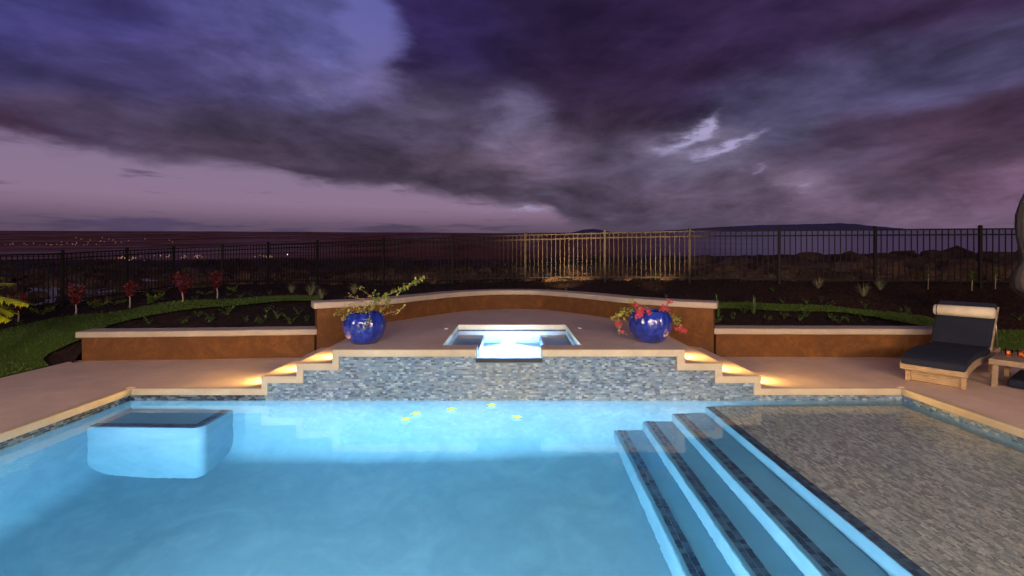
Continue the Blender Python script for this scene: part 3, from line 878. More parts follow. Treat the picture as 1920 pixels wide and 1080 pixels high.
PAL = [lin(c) for c in [(120, 140, 160), (135, 150, 165), (105, 125, 145), (150, 165, 175), (95, 115, 140), (130, 145, 150), (80, 98, 118), (60, 74, 88), (140, 150, 175), (125, 145, 140), (185, 200, 210), (48, 58, 70), (160, 165, 160), (112, 128, 158)]]
PALW = [lin(c) for c in [(165, 155, 140), (150, 145, 135), (175, 165, 150), (130, 125, 118), (140, 145, 145), (110, 100, 95), (190, 180, 165), (120, 125, 130)]]
def pal_wall(x, z):
    wprob = 0.75*math.exp(-((x+.03)/.55)**2) + 0.25*max(0, min(1, (x-1.6)/1.5)) + .06  # more tan tiles under the spillway, painting in its water film's reflection
    c = rnd.choice(PALW) if rnd.random() < wprob else rnd.choice(PAL)
    if rnd.random() < .05: return lin((190, 200, 205))
    k = rnd.uniform(.85, 1.12); return tuple(min(.8, (v*.66+g_*.34)*k*q_) for v, g_, q_ in zip(c, lin((122, 136, 150)), (1.12, 1.26, 1.30)))
def pal_band(x, z):
    c = rnd.choice([lin(q) for q in [(60, 74, 90), (84, 100, 118), (48, 56, 70), (110, 125, 135), (72, 92, 92), (132, 140, 148), (40, 46, 60)]]); k = rnd.uniform(.7, 1.2); return tuple(v*k for v in c)
def pal_dark(x, z):
    c = rnd.choice([(.018, .035, .080), (.030, .055, .115), (.012, .020, .045), (.045, .085, .13), (.02, .05, .07)]); return c
def pal_step(x, z):
    c = rnd.choice([(.05, .10, .17), (.07, .14, .24), (.035, .065, .12), (.09, .18, .26)]); return c
def pal_shelf(x, z):
    c = rnd.choice([lin(q) for q in [(180, 184, 178), (162, 166, 162), (198, 200, 192), (156, 157, 152), (176, 180, 176), (144, 146, 142), (184, 182, 170)]]); k = rnd.uniform(.88, 1.08); return tuple(v*k for v in c)

# ------------------------------------------------------------------ swimming pool
pool = empty('swimming_pool', (0, 3, 0), label='large rectangular swimming pool glowing light blue with steps and a shallow tiled shelf', cat='swimming pool')
def P_(mbx, name, m, parent=pool, **kw):
    mbx.v = [(a-parent.location.x, b-parent.location.y, c-parent.location.z) for a, b, c in mbx.v]
    return mbx.build(name, m, parent, **kw)
def floorz(x): return -1.32 - 0.42*max(0.0, min(1.0, (1.2-x)/5.0))
# basin: floor with coved edges
R_ = 0.28
def cove(t): return R_-math.sqrt(max(0, R_*R_-(R_-t)**2)) if t < R_ else 0.0
mb = MB(); xs = [XL+R_*(1-math.cos(k*math.pi/16)) for k in range(9)] + list(np.linspace(XL+R_, 1.2, 14)[1:])
ys = [YN+R_*(1-math.cos(k*math.pi/16)) for k in range(9)] + list(np.linspace(YN+R_, YB-R_, 12)[1:-1]) + [YB-R_*(1-math.cos(k*math.pi/16)) for k in reversed(range(9))]
gridv = []
for x in xs:
    for y in ys:
        z = floorz(x)+cove(x-XL)+cove(y-YN)+cove(YB-y); gridv.append((x, y, min(z, floorz(x)+R_)))
ny = len(ys); gf = [(i*ny+j, (i+1)*ny+j, (i+1)*ny+j+1, i*ny+j+1) for i in range(len(xs)-1) for j in range(ny-1)]
mb.add(gridv, gf); o = P_(mb, 'floor', M['plaster'], smooth=True)
mb = MB()
def wallquad(p0, p1, z0, z1, n_sub=1):
    mb.add([(*p0, z0), (*p1, z0), (*p1, z1), (*p0, z1)], [(0, 1, 2, 3)])
zw = 0.06
wallquad((XL, YB), (XR, YB), -2.0, zw); mb.f[-1] = tuple(reversed(mb.f[-1])) if False else mb.f[-1]
wallquad((XL, YN), (XL, YB), -2.0, zw); wallquad((XR, YB), (XR, YN), -2.0, zw); wallquad((XR, YN), (XL, YN), -2.0, zw)
P_(mb, 'basin_wall', M['plaster'])
# steps down from the shelf
SD = -0.25; T1, T2, T3 = -0.49, -0.73, -0.98; X3, X2, X1, XS = 1.20, 1.535, 1.88, 2.27
mb = MB(); mb.box(XS, XR+.02, YN-.02, YB+.01, -2, SD-.004); P_(mb, 'shelf', M['grout_dark'], bevel=0.004)
for nm, xa, xb, zt in (('step', X1, XS, T1), ('step', X2, X1, T2), ('step', X3, X2, T3)):
    mb = MB(); mb.box(xa, xb-0.002, YN-.01, YB+.01, -2, zt); st_o = P_(mb, nm, M['scatter_tint_plaster'], bevel=0.008)
    mb = MB(); mb.box(xa-.004, xa-.001, YN, YB, max(-2, zt-.4), zt-.003); rs = P_(mb, 'riser', M['plaster']); rs.parent = st_o; rs.location = (0, 0, 0)
    rows = [(q*.05, [(0.02, YB-YN)]) for q in range(2)]
    d = tiles(rows, (xa+.035-pool.location.x, YN-pool.location.y, zt+0.0015), (0, 1, 0), (1, 0, 0), (0, 0, 1), .05, .05, .004, .003, pal_step, .0005, .1)
    tile_obj('edge_tiles', d, M['mosaic'], st_o)
# white face of the shelf
mb = MB(); mb.box(XS-.004, XS-.001, YN, YB, -.6, SD-.006); P_(mb, 'shelf_riser', M['plaster'])
rows = [(k*.021, [(0, YB-YN)]) for k in range(int((XR-XS-.095)/.021))]
d = tiles(rows, (XS+.095, YN-3, SD-.003), (0, 1, 0), (1, 0, 0), (0, 0, 1), .055, .021, .003, .004, pal_shelf, .0018, .35)
tile_obj('shelf_tiles', d, M['shelf_mosaic'], pool)
rows = [(k*.046, [(0, YB-YN)]) for k in range(2)]
d = tiles(rows, (XS, YN-3, SD-.003), (0, 1, 0), (1, 0, 0), (0, 0, 1), .05, .046, .004, .005, pal_step, .001, .3)
tile_obj('shelf_edge_tiles', d, M['mosaic'], pool)
# bench in the far left corner
bc = [(XL-.01, 4.94)] + [(-3.27-.11*(1-math.sin(k*math.pi/16)), 4.94+.11*(1-math.cos(k*math.pi/16))) for k in range(9)] + [(-3.27, YB+.01), (XL-.01, YB+.01)]
mb = MB(); slab(mb, bc, [], -1.78, -.39)
ben = P_(mb, 'bench', M['plaster'], bevel=0.015)
d = tiles([(0, [(0, 1.1)]), (.045, [(0, 1.1)])], (XL+.0, 4.965-3, -.3885), (1, 0, 0), (0, 1, 0), (0, 0, 1), .05, .045, .004, .003, pal_step, .0005, .1)
mb = MB(); slab(mb, [(x if x < -3.3 else x-.0, y) for x, y in [(XL+.002, 4.955)]+[(a-.012, b+.012) for a, b in bc[1:-2]]+[(-3.282, YB-.002), (XL+.002, YB-.002)]], [], -.3905, -.3892); tp = P_(mb, 'bench_top_tint', M['scatter_tint_plaster']); tp.parent = ben; tp.location = (0, 0, 0)  # thin sheet added to carry the painted scatter tint over the bench
tile_obj('edge_tiles', d, M['mosaic'], ben)
d = tiles([(0, [(0, .5)]), (.045, [(0, .5)])], (-3.40, 4.99-3, -.3885), (0, 1, 0), (1, 0, 0), (0, 0, 1), .05, .045, .004, .003, pal_step, .0005, .1)
tile_obj('edge_tiles', d, M['mosaic'], ben)
# waterline mosaic on the side walls
TH = .0205
rows = [(-.02+k*TH, [(0, YB-YN)]) for k in range(4)]
tile_obj('waterline_tiles', tiles(rows, (XL, YN-3, 0), (0, 1, 0), (0, 0, 1), (1, 0, 0), .042, TH, .0025, .004, pal_band), M['mosaic'], pool)
tile_obj('waterline_tiles', tiles(rows, (XR, YN-3, 0), (0, 1, 0), (0, 0, 1), (-1, 0, 0), .042, TH, .0025, .004, pal_wall), M['mosaic'], pool)
# copings of the sides
mb = MB(); mb.box(XL-.075, XL+.022, YN-.07, YB+.0, .063, DECK+.002); P_(mb, 'coping', M['coping'], bevel=.012)
mb = MB(); mb.box(XR-.022, XR+.075, YN-.07, YB+.0, .063, DECK+.002); P_(mb, 'coping', M['coping'], bevel=.012)
mb = MB(); mb.box(XL+.023, XR-.023, YN-.07, YN+.022, .063, DECK+.002); P_(mb, 'coping', M['coping'], bevel=.012)
# underwater lamps in the near wall: fixture and the light it gives
def pool_lamp(x, y, z, n, watts, label, col=(.80, .93, 1.0), r=.11):
    t = empty('pool_light', (x, y, z), label=label, cat='pool light', group='underwater pool lights')
    t.rotation_euler = (0, 0, math.atan2(n[1], n[0])-math.pi/2)
    mb = MB(); mb.lathe([(r+.03, 0), (r+.03, .02), (r, .03)], 24); mb.v = [(a, c, b) for a, b, c in mb.v]; mb.build('rim', M['metal'], t)
    mb = MB(); mb.lathe([(.001, .012), (r*.6, .012), (r, .008)], 24); mb.v = [(a, c, b) for a, b, c in mb.v]; mb.build('lens', emis('lamp_lens', col, 6), t)
    L = bpy.data.lights.new('lamp', 'AREA'); L.shape = 'DISK'; L.size = r*1.8; L.spread = R(115); L.energy = watts; L.color = col
    lo = bpy.data.objects.new('lamp', L); COL.objects.link(lo); lo.parent = t; lo.location = (0, .035, 0); lo.rotation_euler = (R(90), 0, 0)
    return t
def slot_lamp(x, y, z, watts, label, col=(1.0, .74, .74), w=.6):
    """long lamp in the pool wall; added hood plates keep its light level, off the surface and off the floor nearby"""
    t = empty('pool_light', (x, y, z), label=label, cat='pool light', group='underwater pool lights')
    for nm, z0, hl in (('light_baffle', .035, .30), ('light_baffle', -.047, .10)):  # plates out of view, put in to shape the beam
        mb = MB(); mb.box(-w/2-.06, w/2+.06, 0, hl, z0, z0+.012); mb.build(nm, M['dark_slot'], t)
    mb = MB(); mb.box(-w/2, w/2, .004, .012, -.034, .034); mb.build('lens', emis('lamp_lens', col, 6), t)
    L = bpy.data.lights.new('lamp', 'AREA'); L.shape = 'RECTANGLE'; L.size = w; L.size_y = .05; L.energy = watts; L.color = col
    lo = bpy.data.objects.new('lamp', L); COL.objects.link(lo); lo.parent = t; lo.location = (0, .02, 0); lo.rotation_euler = (R(90), 0, 0)
    return t
slot_lamp(-2.2, YN+.01, -.76, 850, 'long lamp with added baffles in the near pool wall, the one farther from the steps')
slot_lamp(.35, YN+.01, -.76, 850, 'long lamp with added baffles in the near pool wall, the one nearer the steps')
sl = slot_lamp(XL+.01, 1.2, -.66, 750, 'added unseen lamp with baffles in the left pool wall, brightening the step risers')  # lamp added out of view to brighten the step risers
sl.rotation_euler = (0, 0, R(-90))
# the water
mb = MB(); mb.box(XL-.008, XR+.008, YN-.008, YB+.008, -1.95, 0.0)
wo = mb.build('water', M['water']); tag(wo, kind='structure')

# ------------------------------------------------------------------ raised spa with its front wall and side steps
spa = empty('raised_spa', (0, 6.5, 0), label='raised square spa behind the pool with mosaic front wall and steps at both sides', cat='spa')
SX0, SX1, SY0, SY1, NX0, NX1 = -.86, .86, 5.77, 7.47, -.42, .35
hole = [(SX0, SY0), (NX0, SY0), (NX0, 5.50), (NX1, 5.50), (NX1, SY0), (SX1, SY0), (SX1, SY1), (SX0, SY1)]
outer = [(-2.10, 5.52), (NX0, 5.52), (NX0, SY0), (SX0, SY0), (SX0, SY1), (SX1, SY1), (SX1, SY0), (NX1, SY0), (NX1, 5.52), (2.02, 5.52), (2.02, 7.6)] + \
        [(p.x, p.y) for p in reversed(offset(arc, .05)) if -2.1 < p.x < 2.02] + [(-2.10, 7.6)]
mb = MB(); slab(mb, outer, [], .03, SPA); P_(mb, 'platform', M['spa_deck'], spa)
mb = MB(); mb.box(NX0-.01, NX1+.01, 5.531, SY0+.02, -.1, .1)
mb.add([(NX0-.005, 5.503, .455), (NX1+.005, 5.503, .455), (NX1+.005, 5.503, .0), (NX0-.005, 5.503, .0), (NX0-.005, 5.85, .05), (NX1+.005, 5.85, .05)], [(0, 1, 5, 4), (0, 3, 2, 1)])
mb.box(NX0-.004, NX1+.004, 5.765, 5.985, -.44, .049)
P_(mb, 'spillway_bed', M['white_plaster'], spa)
mb = MB(); mb.box(NX0-.006, NX1+.006, 5.482, 5.512, .445, .492); P_(mb, 'spillway_lip', M['dark_slot'], spa, bevel=.004)
for xa, xb, zt in ((-2.52, -2.10, .434), (-2.93, -2.52, .284), (2.02, 2.46, .434), (2.46, 2.91, .284)):
    mb = MB(); mb.box(xa, xb, 5.52, 7.75, .03, zt); P_(mb, 'stair_tread', M['deck'], spa)
# stepped cream edge across the front
def edge_band(pts, name):
    n = len(pts); mb = MB(); vs = [(x, 5.476, z) for x, z in pts]+[(x, 5.56, z) for x, z in pts]
    fs = [tuple(range(n)), tuple(reversed(range(n, 2*n)))]+[(i, n+i, n+(i+1) % n, (i+1) % n) for i in range(n)]
    bm = bmesh.new(); bv = [bm.verts.new((a-spa.location.x, b-spa.location.y, c)) for a, b, c in vs]
    for f_ in fs: bm.faces.new([bv[i] for i in f_])
    bmesh.ops.recalc_face_normals(bm, faces=bm.faces)
    me = bpy.data.meshes.new(name); bm.to_mesh(me); bm.free(); me.materials.append(M['coping'])
    o = link(name, me, spa); md = o.modifiers.new('bevel', 'BEVEL'); md.width = .011; md.segments = 3
e = .0025
edge_band([(XL+.023, DECK+e), (-2.93-.002, DECK+e), (-2.93-.002, .284+e), (-2.52-.002, .284+e), (-2.52-.002, .434+e), (-2.10-.002, .434+e), (-2.10-.002, SPA+e), (NX0, SPA+e), (NX0, .512),
           (-2.02, .512), (-2.02, .352), (-2.44, .352), (-2.44, .202), (-2.855, .202), (-2.855, .063), (XL+.023, .063)], 'step_coping')
edge_band([(XR-.023, .063), (2.825, .063), (2.825, .202), (2.37, .202), (2.37, .352), (1.925, .352), (1.925, .512), (NX1, .512), (NX1, SPA+e), (2.022, SPA+e), (2.022, .434+e),
           (2.462, .434+e), (2.462, .284+e), (2.912, .284+e), (2.912, DECK+e), (XR-.023, DECK+e)], 'step_coping')
# mosaic of the front wall
mb = MB(); mb.box(XL, XR, 5.4985, 5.53, -.019, .0625); mb.box(-2.85, 2.82, 5.4985, 5.53, .0635, .201); mb.box(-2.43, 2.36, 5.4985, 5.53, .202, .351)
mb.box(-2.01, NX0, 5.4985, 5.53, .352, .51); mb.box(NX1, 1.92, 5.4985, 5.53, .352, .51); mb.box(NX0+.001, NX1-.001, 5.4985, 5.53, .352, .446)
P_(mb, 'grout', M['grout'], spa)
rows = []
z = -.02
while z < .51:
    zm = z+TH
    if zm <= .066: sp = [(XL+.002, XR-.002)]
    elif zm <= .206: sp = [(-2.853, 2.823)]
    elif zm <= .356: sp = [(-2.438, 2.368)]
    elif zm <= .447: sp = [(-2.018, 1.923)]
    else: sp = [(-2.018, NX0-.004), (NX1+.004, 1.923)]
    if zm < .516: rows.append((z, sp))
    z += TH
def pal_front(x, z):
    if z < .062 and x < -2.9: return pal_band(x, z)
    return pal_wall(x, z)
tile_obj('wall_tiles', tiles(rows, (0, 5.4985-6.5, 0), (1, 0, 0), (0, 0, 1), (0, -1, 0), .046, TH, .0022, .004, pal_front, .0012, .45), M['mosaic'], spa)
# spa basin
mb = MB()
wallf = [((SX0, SY0), (SX0, SY1)), ((SX0, SY1), (SX1, SY1)), ((SX1, SY1), (SX1, SY0)), ((SX1, SY0), (NX1, SY0)), ((NX0, SY0), (SX0, SY0))]
for (a, b_), (c_, d_) in wallf:
    mb.add([(a*.999, b_+(.001 if b_ < 6 else -.001), -.5), (c_*.999, d_+(.001 if d_ < 6 else -.001), -.5), (c_*.999, d_+(.001 if d_ < 6 else -.001), .47), (a*.999, b_+(.001 if b_ < 6 else -.001), .47)], [(0, 1, 2, 3)])
mb.add([(SX0, SY0-.0, -.45), (SX1, SY0-.0, -.45), (SX1, SY1, -.45), (SX0, SY1, -.45)], [(0, 1, 2, 3)])
P_(mb, 'spa_basin', M['white_plaster'], spa)
for xa, xb in ((SX0, SX0+.42), (SX1-.42, SX1)):
    mb = MB(); mb.box(xa, xb, SY0+.45, SY1, -.45, .12); P_(mb, 'spa_bench', M['plaster'], spa, bevel=.02)
rows = [(.452+k*.0225, [(0, SX1-SX0)]) for k in range(3)]
tile_obj('spa_tiles', tiles(rows, (SX0, SY1-6.5-.002, 0), (1, 0, 0), (0, 0, 1), (0, -1, 0), .04, .0225, .002, .004, pal_dark), M['mosaic'], spa)
rows = [(.452+k*.0225, [(0, SY1-SY0)]) for k in range(3)]
tile_obj('spa_tiles', tiles(rows, (SX0+.002, SY0-6.5, 0), (0, 1, 0), (0, 0, 1), (1, 0, 0), .04, .0225, .002, .004, pal_dark), M['mosaic'], spa)
tile_obj('spa_tiles', tiles(rows, (SX1-.002, SY0-6.5, 0), (0, 1, 0), (0, 0, 1), (-1, 0, 0), .04, .0225, .002, .004, pal_dark), M['mosaic'], spa)
mb = MB(); mb.box(SX0-.03, SX1+.03, SY1-.012, SY1+.03, .5205, SPA+.003); P_(mb, 'spa_coping', M['coping'], spa, bevel=.006)
mb = MB(); mb.box(SX0-.03, SX0+.012, SY0+.0, SY1-.0125, .5205, SPA+.003); P_(mb, 'spa_coping', M['coping'], spa, bevel=.006)
mb = MB(); mb.box(SX1-.012, SX1+.03, SY0+.0, SY1-.0125, .5205, SPA+.003); P_(mb, 'spa_coping', M['coping'], spa, bevel=.006)
mb = MB(); WZ = .503
slab(mb, [(SX0-.006, SY0-.006), (NX0-.004, SY0-.006), (NX0-.004, 5.508), (NX1+.004, 5.508), (NX1+.004, SY0-.006), (SX1+.006, SY0-.006), (SX1+.006, SY1+.006), (SX0-.006, SY1+.006)], [], -.5, WZ)
zb = [(a, b, -.5) for a, b, c in mb.v[:8]]; k = len(mb.v); v_, f_ = fill([(a, b) for a, b, c in zb]); mb.add([(a, b, -.5) for a, b, _ in v_], [tuple(reversed(t)) for t in f_])
bm = bmesh.new(); bvs = [bm.verts.new(p) for p in mb.v]; [bm.faces.new([bvs[i] for i in f__]) for f__ in mb.f]
bmesh.ops.remove_doubles(bm, verts=bm.verts, dist=1e-4); bmesh.ops.recalc_face_normals(bm, faces=bm.faces)
me = bpy.data.meshes.new('spa_water'); bm.to_mesh(me); bm.free(); me.materials.append(M['spa_water'])
tag(link('spa_water', me), kind='structure')
pool_lamp(-.03, 5.99, -.20, (0, 1), 22, 'added white lamp hidden under the spillway, brightening the raised spa', (.86, .93, 1.0), .12)  # second spa lamp, added out of view to brighten floor and back wall
pool_lamp(-.05, SY1-.012, -.33, (0, -1), 120, 'bright white lamp low in the back wall of the raised spa', (.86, .93, 1.0), .10)
# deck jets beside the spa
for px, py, s_ in ((836, 617, 'left of the spa'), (1087, 616, 'right of the spa')):
    Y = (EYE-SPA)*F/(py-YH); X = (px-960)/F*Y
    t = empty('deck_jet', (X, Y, SPA), label='small round white deck jet cap flush in the paving '+s_, cat='deck jet', group='deck jets beside the spa')
    mb = MB(); mb.lathe([(.034, 0), (.034, .008), (.026, .013), (.001, .014)], 20); mb.build('cap', M['white_plastic'], t, True)
    mb = MB(); mb.lathe([(.046, 0), (.046, .004), (.034, .006)], 20); mb.build('ring', M['metal'], t, True)

# step lights
def step_light(x, y, z, side, label):
    t = empty('step_light', (x, y, z), label=label, cat='step light', group='step lights in the risers')
    s = side
    mb = MB(); mb.box(min(0, s*.010), max(0, s*.010), -.06, .06, -.035, .035); mb.build('faceplate', M['dark_slot'], t, bevel=.003)
    mb = MB(); mb.box(min(s*.0105, s*.014), max(s*.0105, s*.014), -.048, .048, -.006, .024); mb.build('lens', emis('warm_lens', (1, .62, .16), 10), t)
    L = bpy.data.lights.new('lamp', 'AREA'); L.shape = 'RECTANGLE'; L.size = .09; L.size_y = .03; L.spread = R(120); L.energy = 9; L.color = (1, .58, .14)
    lo = bpy.data.objects.new('lamp', L); COL.objects.link(lo); lo.parent = t; lo.location = (s*.018, 0, .012)
    lo.rotation_euler = Vector((s*1.0, 0, -.45)).to_track_quat('-Z', 'Y').to_euler()
for x, z, s, w in ((-2.10, .434, -1, 'top'), (-2.52, .284, -1, 'middle'), (-2.93, DECK, -1, 'bottom')):
    step_light(x, 5.86, z+.085, s, f'glowing amber light in the {w} riser of the steps on the left of the spa')
for x, z, s, w in ((2.02, .434, 1, 'top'), (2.46, .284, 1, 'middle'), (2.91, DECK, 1, 'bottom')):
    step_light(x, 5.86, z+.085, s, f'glowing amber light in the {w} riser of the steps on the right of the spa')

# ------------------------------------------------------------------ stucco walls
def wall(name, path, z0f, ztop, th, label, segs, capth=.095, over=.05, round_=.02):
    cx = sum(p.x for p in path)/len(path); cy_ = sum(p.y for p in path)/len(path)
    t = empty(name, (cx, cy_, 0), label=label, cat='wall')
    fr = offset(path, 0); bk = offset(path, th); mb = MB(); n = len(path)
    vs = []
    for a, b in zip(fr, bk):
        vs += [(a.x-cx, a.y-cy_, z0f), (a.x-cx, a.y-cy_, ztop-capth), (b.x-cx, b.y-cy_, ztop-capth), (b.x-cx, b.y-cy_, z0f)]
    fs = []
    for i in range(n-1):
        k = i*4; fs += [(k, k+4, k+5, k+1), (k+1, k+5, k+6, k+2), (k+2, k+6, k+7, k+3)]
    fs += [(0, 1, 2, 3), (4*n-1, 4*n-2, 4*n-3, 4*n-4)]
    mb.add(vs, fs); mb.build('stucco_body', M['stucco'], t, bevel=.012)
    # cap laid in lengths with fine joints
    L = [0]
    for i in range(n-1): L.append(L[-1]+(path[i+1]-path[i]).length)
    tot = L[-1]; ext = over
    def at_(s):
        if s < 0: return path[0]+(path[0]-path[1]).normalized()*(-s), (path[1]-path[0]).normalized()
        if s > tot: return path[-1]+(path[-1]-path[-2]).normalized()*(s-tot), (path[-1]-path[-2]).normalized()
        i = min(n-2, max(0, np.searchsorted(L, s)-1)); f_ = (s-L[i])/(L[i+1]-L[i])
        tg = ((path[min(i+2, n-1)]-path[i])*f_+(path[i+1]-path[max(i-1, 0)])*(1-f_)).normalized()
        return path[i]+(path[i+1]-path[i])*f_, tg
    cuts = [-ext]+[tot*c for c in segs]+[tot+ext]
    for a, b in zip(cuts[:-1], cuts[1:]):
        a2, b2 = a+(.0015 if a > 0 else 0), b-(.0015 if b < tot else 0); m_ = max(2, int((b2-a2)/.09)); mb = MB(); vs = []
        r = round_
        prof = [(-over, ztop-capth+.012), (-over+.012, ztop-capth), (th+over-.012, ztop-capth), (th+over, ztop-capth+.012), (th+over, ztop-r), (th+over-r, ztop), (-over+r, ztop), (-over+r*.3, ztop-r*.3), (-over, ztop-r)]
        for i in range(m_+1):
            p, tg = at_(a2+(b2-a2)*i/m_); nr_ = Vector((-tg.y, tg.x, 0))
            wob = .004*mn.noise(Vector((p.x*2.3, p.y*2.3, 5)))
            for d_, z_ in prof: q = p+nr_*(d_+wob); vs.append((q.x-cx, q.y-cy_, z_+wob*.6))
        q_ = len(prof); fs = [(i*q_+j, (i+1)*q_+j, (i+1)*q_+(j+1) % q_, i*q_+(j+1) % q_) for i in range(m_) for j in range(q_)]
        fs = [tuple(reversed(f__)) for f__ in fs] + [tuple(range(q_)), tuple(reversed(range(m_*q_, m_*q_+q_)))]
        mb.add(vs, fs)
        bm = bmesh.new(); bv = [bm.verts.new(p) for p in mb.v]; [bm.faces.new([bv[i] for i in f__]) for f__ in mb.f]; bmesh.ops.recalc_face_normals(bm, faces=bm.faces)
        me = bpy.data.meshes.new('cap_slab'); bm.to_mesh(me); bm.free(); me.materials.append(M['cap']); link('cap_slab', me, t)
    return t
wall('curved_wall', arc, 0.0, .985, .30, 'tall curved brown stucco wall with cream cap wrapping behind the raised spa', (.17, .34, .5, .66, .83))
pl = cat([(-6.36, 6.93, 0), (-4.6, 7.05, 0), (-3.03, 7.20, 0)], 5)
wall('low_wall', pl, 0.0, .575, .26, 'low brown stucco garden wall left of the spa, ending at the lawn', (.46,), .09, .045)
pr = cat([(3.14, 7.22, 0), (5.0, 7.20, 0), (6.95, 7.16, 0)], 5)
wall('low_wall', pr, 0.0, .580, .26, 'low brown stucco garden wall between the spa and the lounger', (.335, ), .09, .045)

# ------------------------------------------------------------------ fence
fence = empty('metal_fence', (0, 11, 0), label='long black metal picket fence closing the garden off from the dark plain', cat='fence')
def unit_box(name, sx, sy, m):
    mb = MB(); mb.box(-sx/2, sx/2, -sy/2, sy/2, 0, 1); return mb.mesh(name, m)
post_me = unit_box('post', .052, .052, M['fence']); pick_me = unit_box('picket', .016, .016, M['fence'])
cap_mb = MB(); cap_mb.box(-.032, .032, -.032, .032, 0, .012); cap_mb.add([(-.03, -.03, .012), (.03, -.03, .012), (.03, .03, .012), (-.03, .03, .012), (0, 0, .03)], [(0, 1, 4), (1, 2, 4), (2, 3, 4), (3, 0, 4)]); capm = cap_mb.mesh('cap', M['fence'])
PW = [Vector(p) for p in posts]
for i, p in enumerate(PW):
    o = link('post', post_me, fence, (p.x, p.y-11, p.z-FH-.15)); o.scale = (1, 1, FH+.19)
    d = (PW[min(i+1, len(PW)-1)]-PW[max(i-1, 0)]); o.rotation_euler = (0, 0, math.atan2(d.y, d.x))
    c = link('cap', capm, o); c.scale = (1, 1, 1/(FH+.19)); c.location = (0, 0, 1.0)
for i, (a, b) in enumerate(zip(PW[:-1], PW[1:])):
    d = b-a; ln = math.hypot(d.x, d.y); th = math.atan2(d.y, d.x)
    for dz in (0, -.115, -FH+.14):
        mb = MB(); u = d.normalized(); s_ = Vector((-math.sin(th), math.cos(th), 0))*.015; v0 = a+u*.026; v1 = b-u*.026
        vs = []
        for q in (v0, v1):
            for sx, sz in ((-1, -.03), (1, -.03), (1, 0), (-1, 0)): vs.append((q.x+s_.x*sx, q.y+s_.y*sx-11, q.z+dz+sz))
        mb.add(vs, [(0, 1, 5, 4), (1, 2, 6, 5), (2, 3, 7, 6), (3, 0, 4, 7), (0, 3, 2, 1), (4, 5, 6, 7)]); mb.build('rail', M['fence'], fence)
    nn = max(8, int(round(ln/.108)))
    for k in range(1, nn):
        q = a+d*(k/nn); o = link('picket', pick_me, fence, (q.x, q.y-11, q.z-FH+.06)); o.scale = (1, 1, FH-.075); o.rotation_euler = (0, 0, th)

# a garden spotlight hidden behind the curved wall lights the middle of the fence
def garden_spot(x, y, tgt, watts, ang_, label):
    z = gh(x, y); t = empty('garden_spotlight', (x, y, z), label=label, cat='spotlight', group='garden spotlights')
    mb = MB(); mb.tube([(0, 0, -.05), (0, 0, .05)], .008, 8); mb.build('stake', M['dark_slot'], t)
    mb = MB(); mb.lathe([(.028, .03), (.034, .05), (.036, .11), (.030, .11), (.028, .06)], 16); mb.build('housing', M['dark_slot'], t, True)
    L = bpy.data.lights.new('lamp', 'SPOT'); L.energy = watts; L.color = (1, .60, .25); L.spot_size = R(ang_); L.spot_blend = 1.0; L.shadow_soft_size = .03
    lo = bpy.data.objects.new('lamp', L); COL.objects.link(lo); lo.parent = t; lo.location = (0, 0, .13)
    lo.rotation_euler = (Vector(tgt)-Vector((x, y, z+.13))).to_track_quat('-Z', 'Y').to_euler()
garden_spot(1.15, 10.02, (1.25, 11.7, 2.25), 1700, 92, 'small black garden spotlight behind the curved wall, aimed at the fence')
garden_spot(3.15, 9.6, (3.2, 11.0, 2.2), 1300, 90, 'second small black garden spotlight by the end of the curved wall')

# ------------------------------------------------------------------ pots and their plants
def pot(x, y, r, h, label, seed):
    t = empty('flower_pot', (x, y, SPA), rnd.uniform(0, 6), label=label, cat='flower pot', group='cobalt blue glazed pots')
    prof = [(.001, 0), (.52, 0), (.60, .03), (.74, .12), (.88, .28), (.97, .46), (1.0, .60), (.97, .76), (.90, .89), (.80, .97), (.745, 1.0), (.70, .99), (.70, .93), (.66, .80), (.001, .80)]
    prof2 = []
    for i in range(len(prof)-1):
        for k in range(3): a, b = prof[i], prof[i+1]; prof2.append((a[0]+(b[0]-a[0])*k/3, a[1]+(b[1]-a[1])*k/3))
    prof2.append(prof[-1])
    rib = lambda th, z, rr: .016*math.sin(th*18+1.5*math.sin(z*9+seed))*min(1, z/h*3)*min(1, max(0, (h*.93-z)/h*6)) + .006*math.sin(th*5+seed)
    mb = MB(); mb.lathe([(a*r, b*h) for a, b in prof2[:37]], 144, rib=rib); body = mb.build('glazed_body', M['pot'], t, True)
    mb = MB(); mb.lathe([(.001, .86*h), (.69*r, .85*h)], 28); mb.build('soil', M['soil'], t, True)
    return t
potL = pot(-1.86, 5.92, .262, .385, 'cobalt blue glazed round pot left of the spa holding a green bougainvillea', 1)
potR = pot(1.775, 6.02, .268, .40, 'cobalt blue glazed round pot right of the spa holding red flowers', 4)
def wp(px, py, Y): return Vector(((px-960)/F*Y, Y, EYE+(YH-py)/F*Y))
def vine(mb, mbl, pts, leafn, size, lm, m_stem=0, r0=.006, spread=1.0, jit=.03, flowers=None):
    c = cat(pts, 6); n = len(c); mb.tube(c, [r0*(1-.7*i/n) for i in range(n)], 5, m_stem)
    for k in range(leafn):
        f_ = rnd.uniform(.12, 1)**.8; i = min(n-2, int(f_*(n-1))); p = c[i].lerp(c[i+1], rnd.random())
        d = Vector((rnd.gauss(0, 1), rnd.gauss(0, 1), rnd.gauss(.2, 1))).normalized()
        p = p+Vector((rnd.gauss(0, jit), rnd.gauss(0, jit), rnd.gauss(0, jit)))*spread
        l = size*rnd.uniform(.6, 1.25)
        mbl.leaf(p, d, (rnd.gauss(0, .6), rnd.gauss(-.5, .6), 1), l, l*.62, rnd.choice(lm), rnd.uniform(-.3, .4))
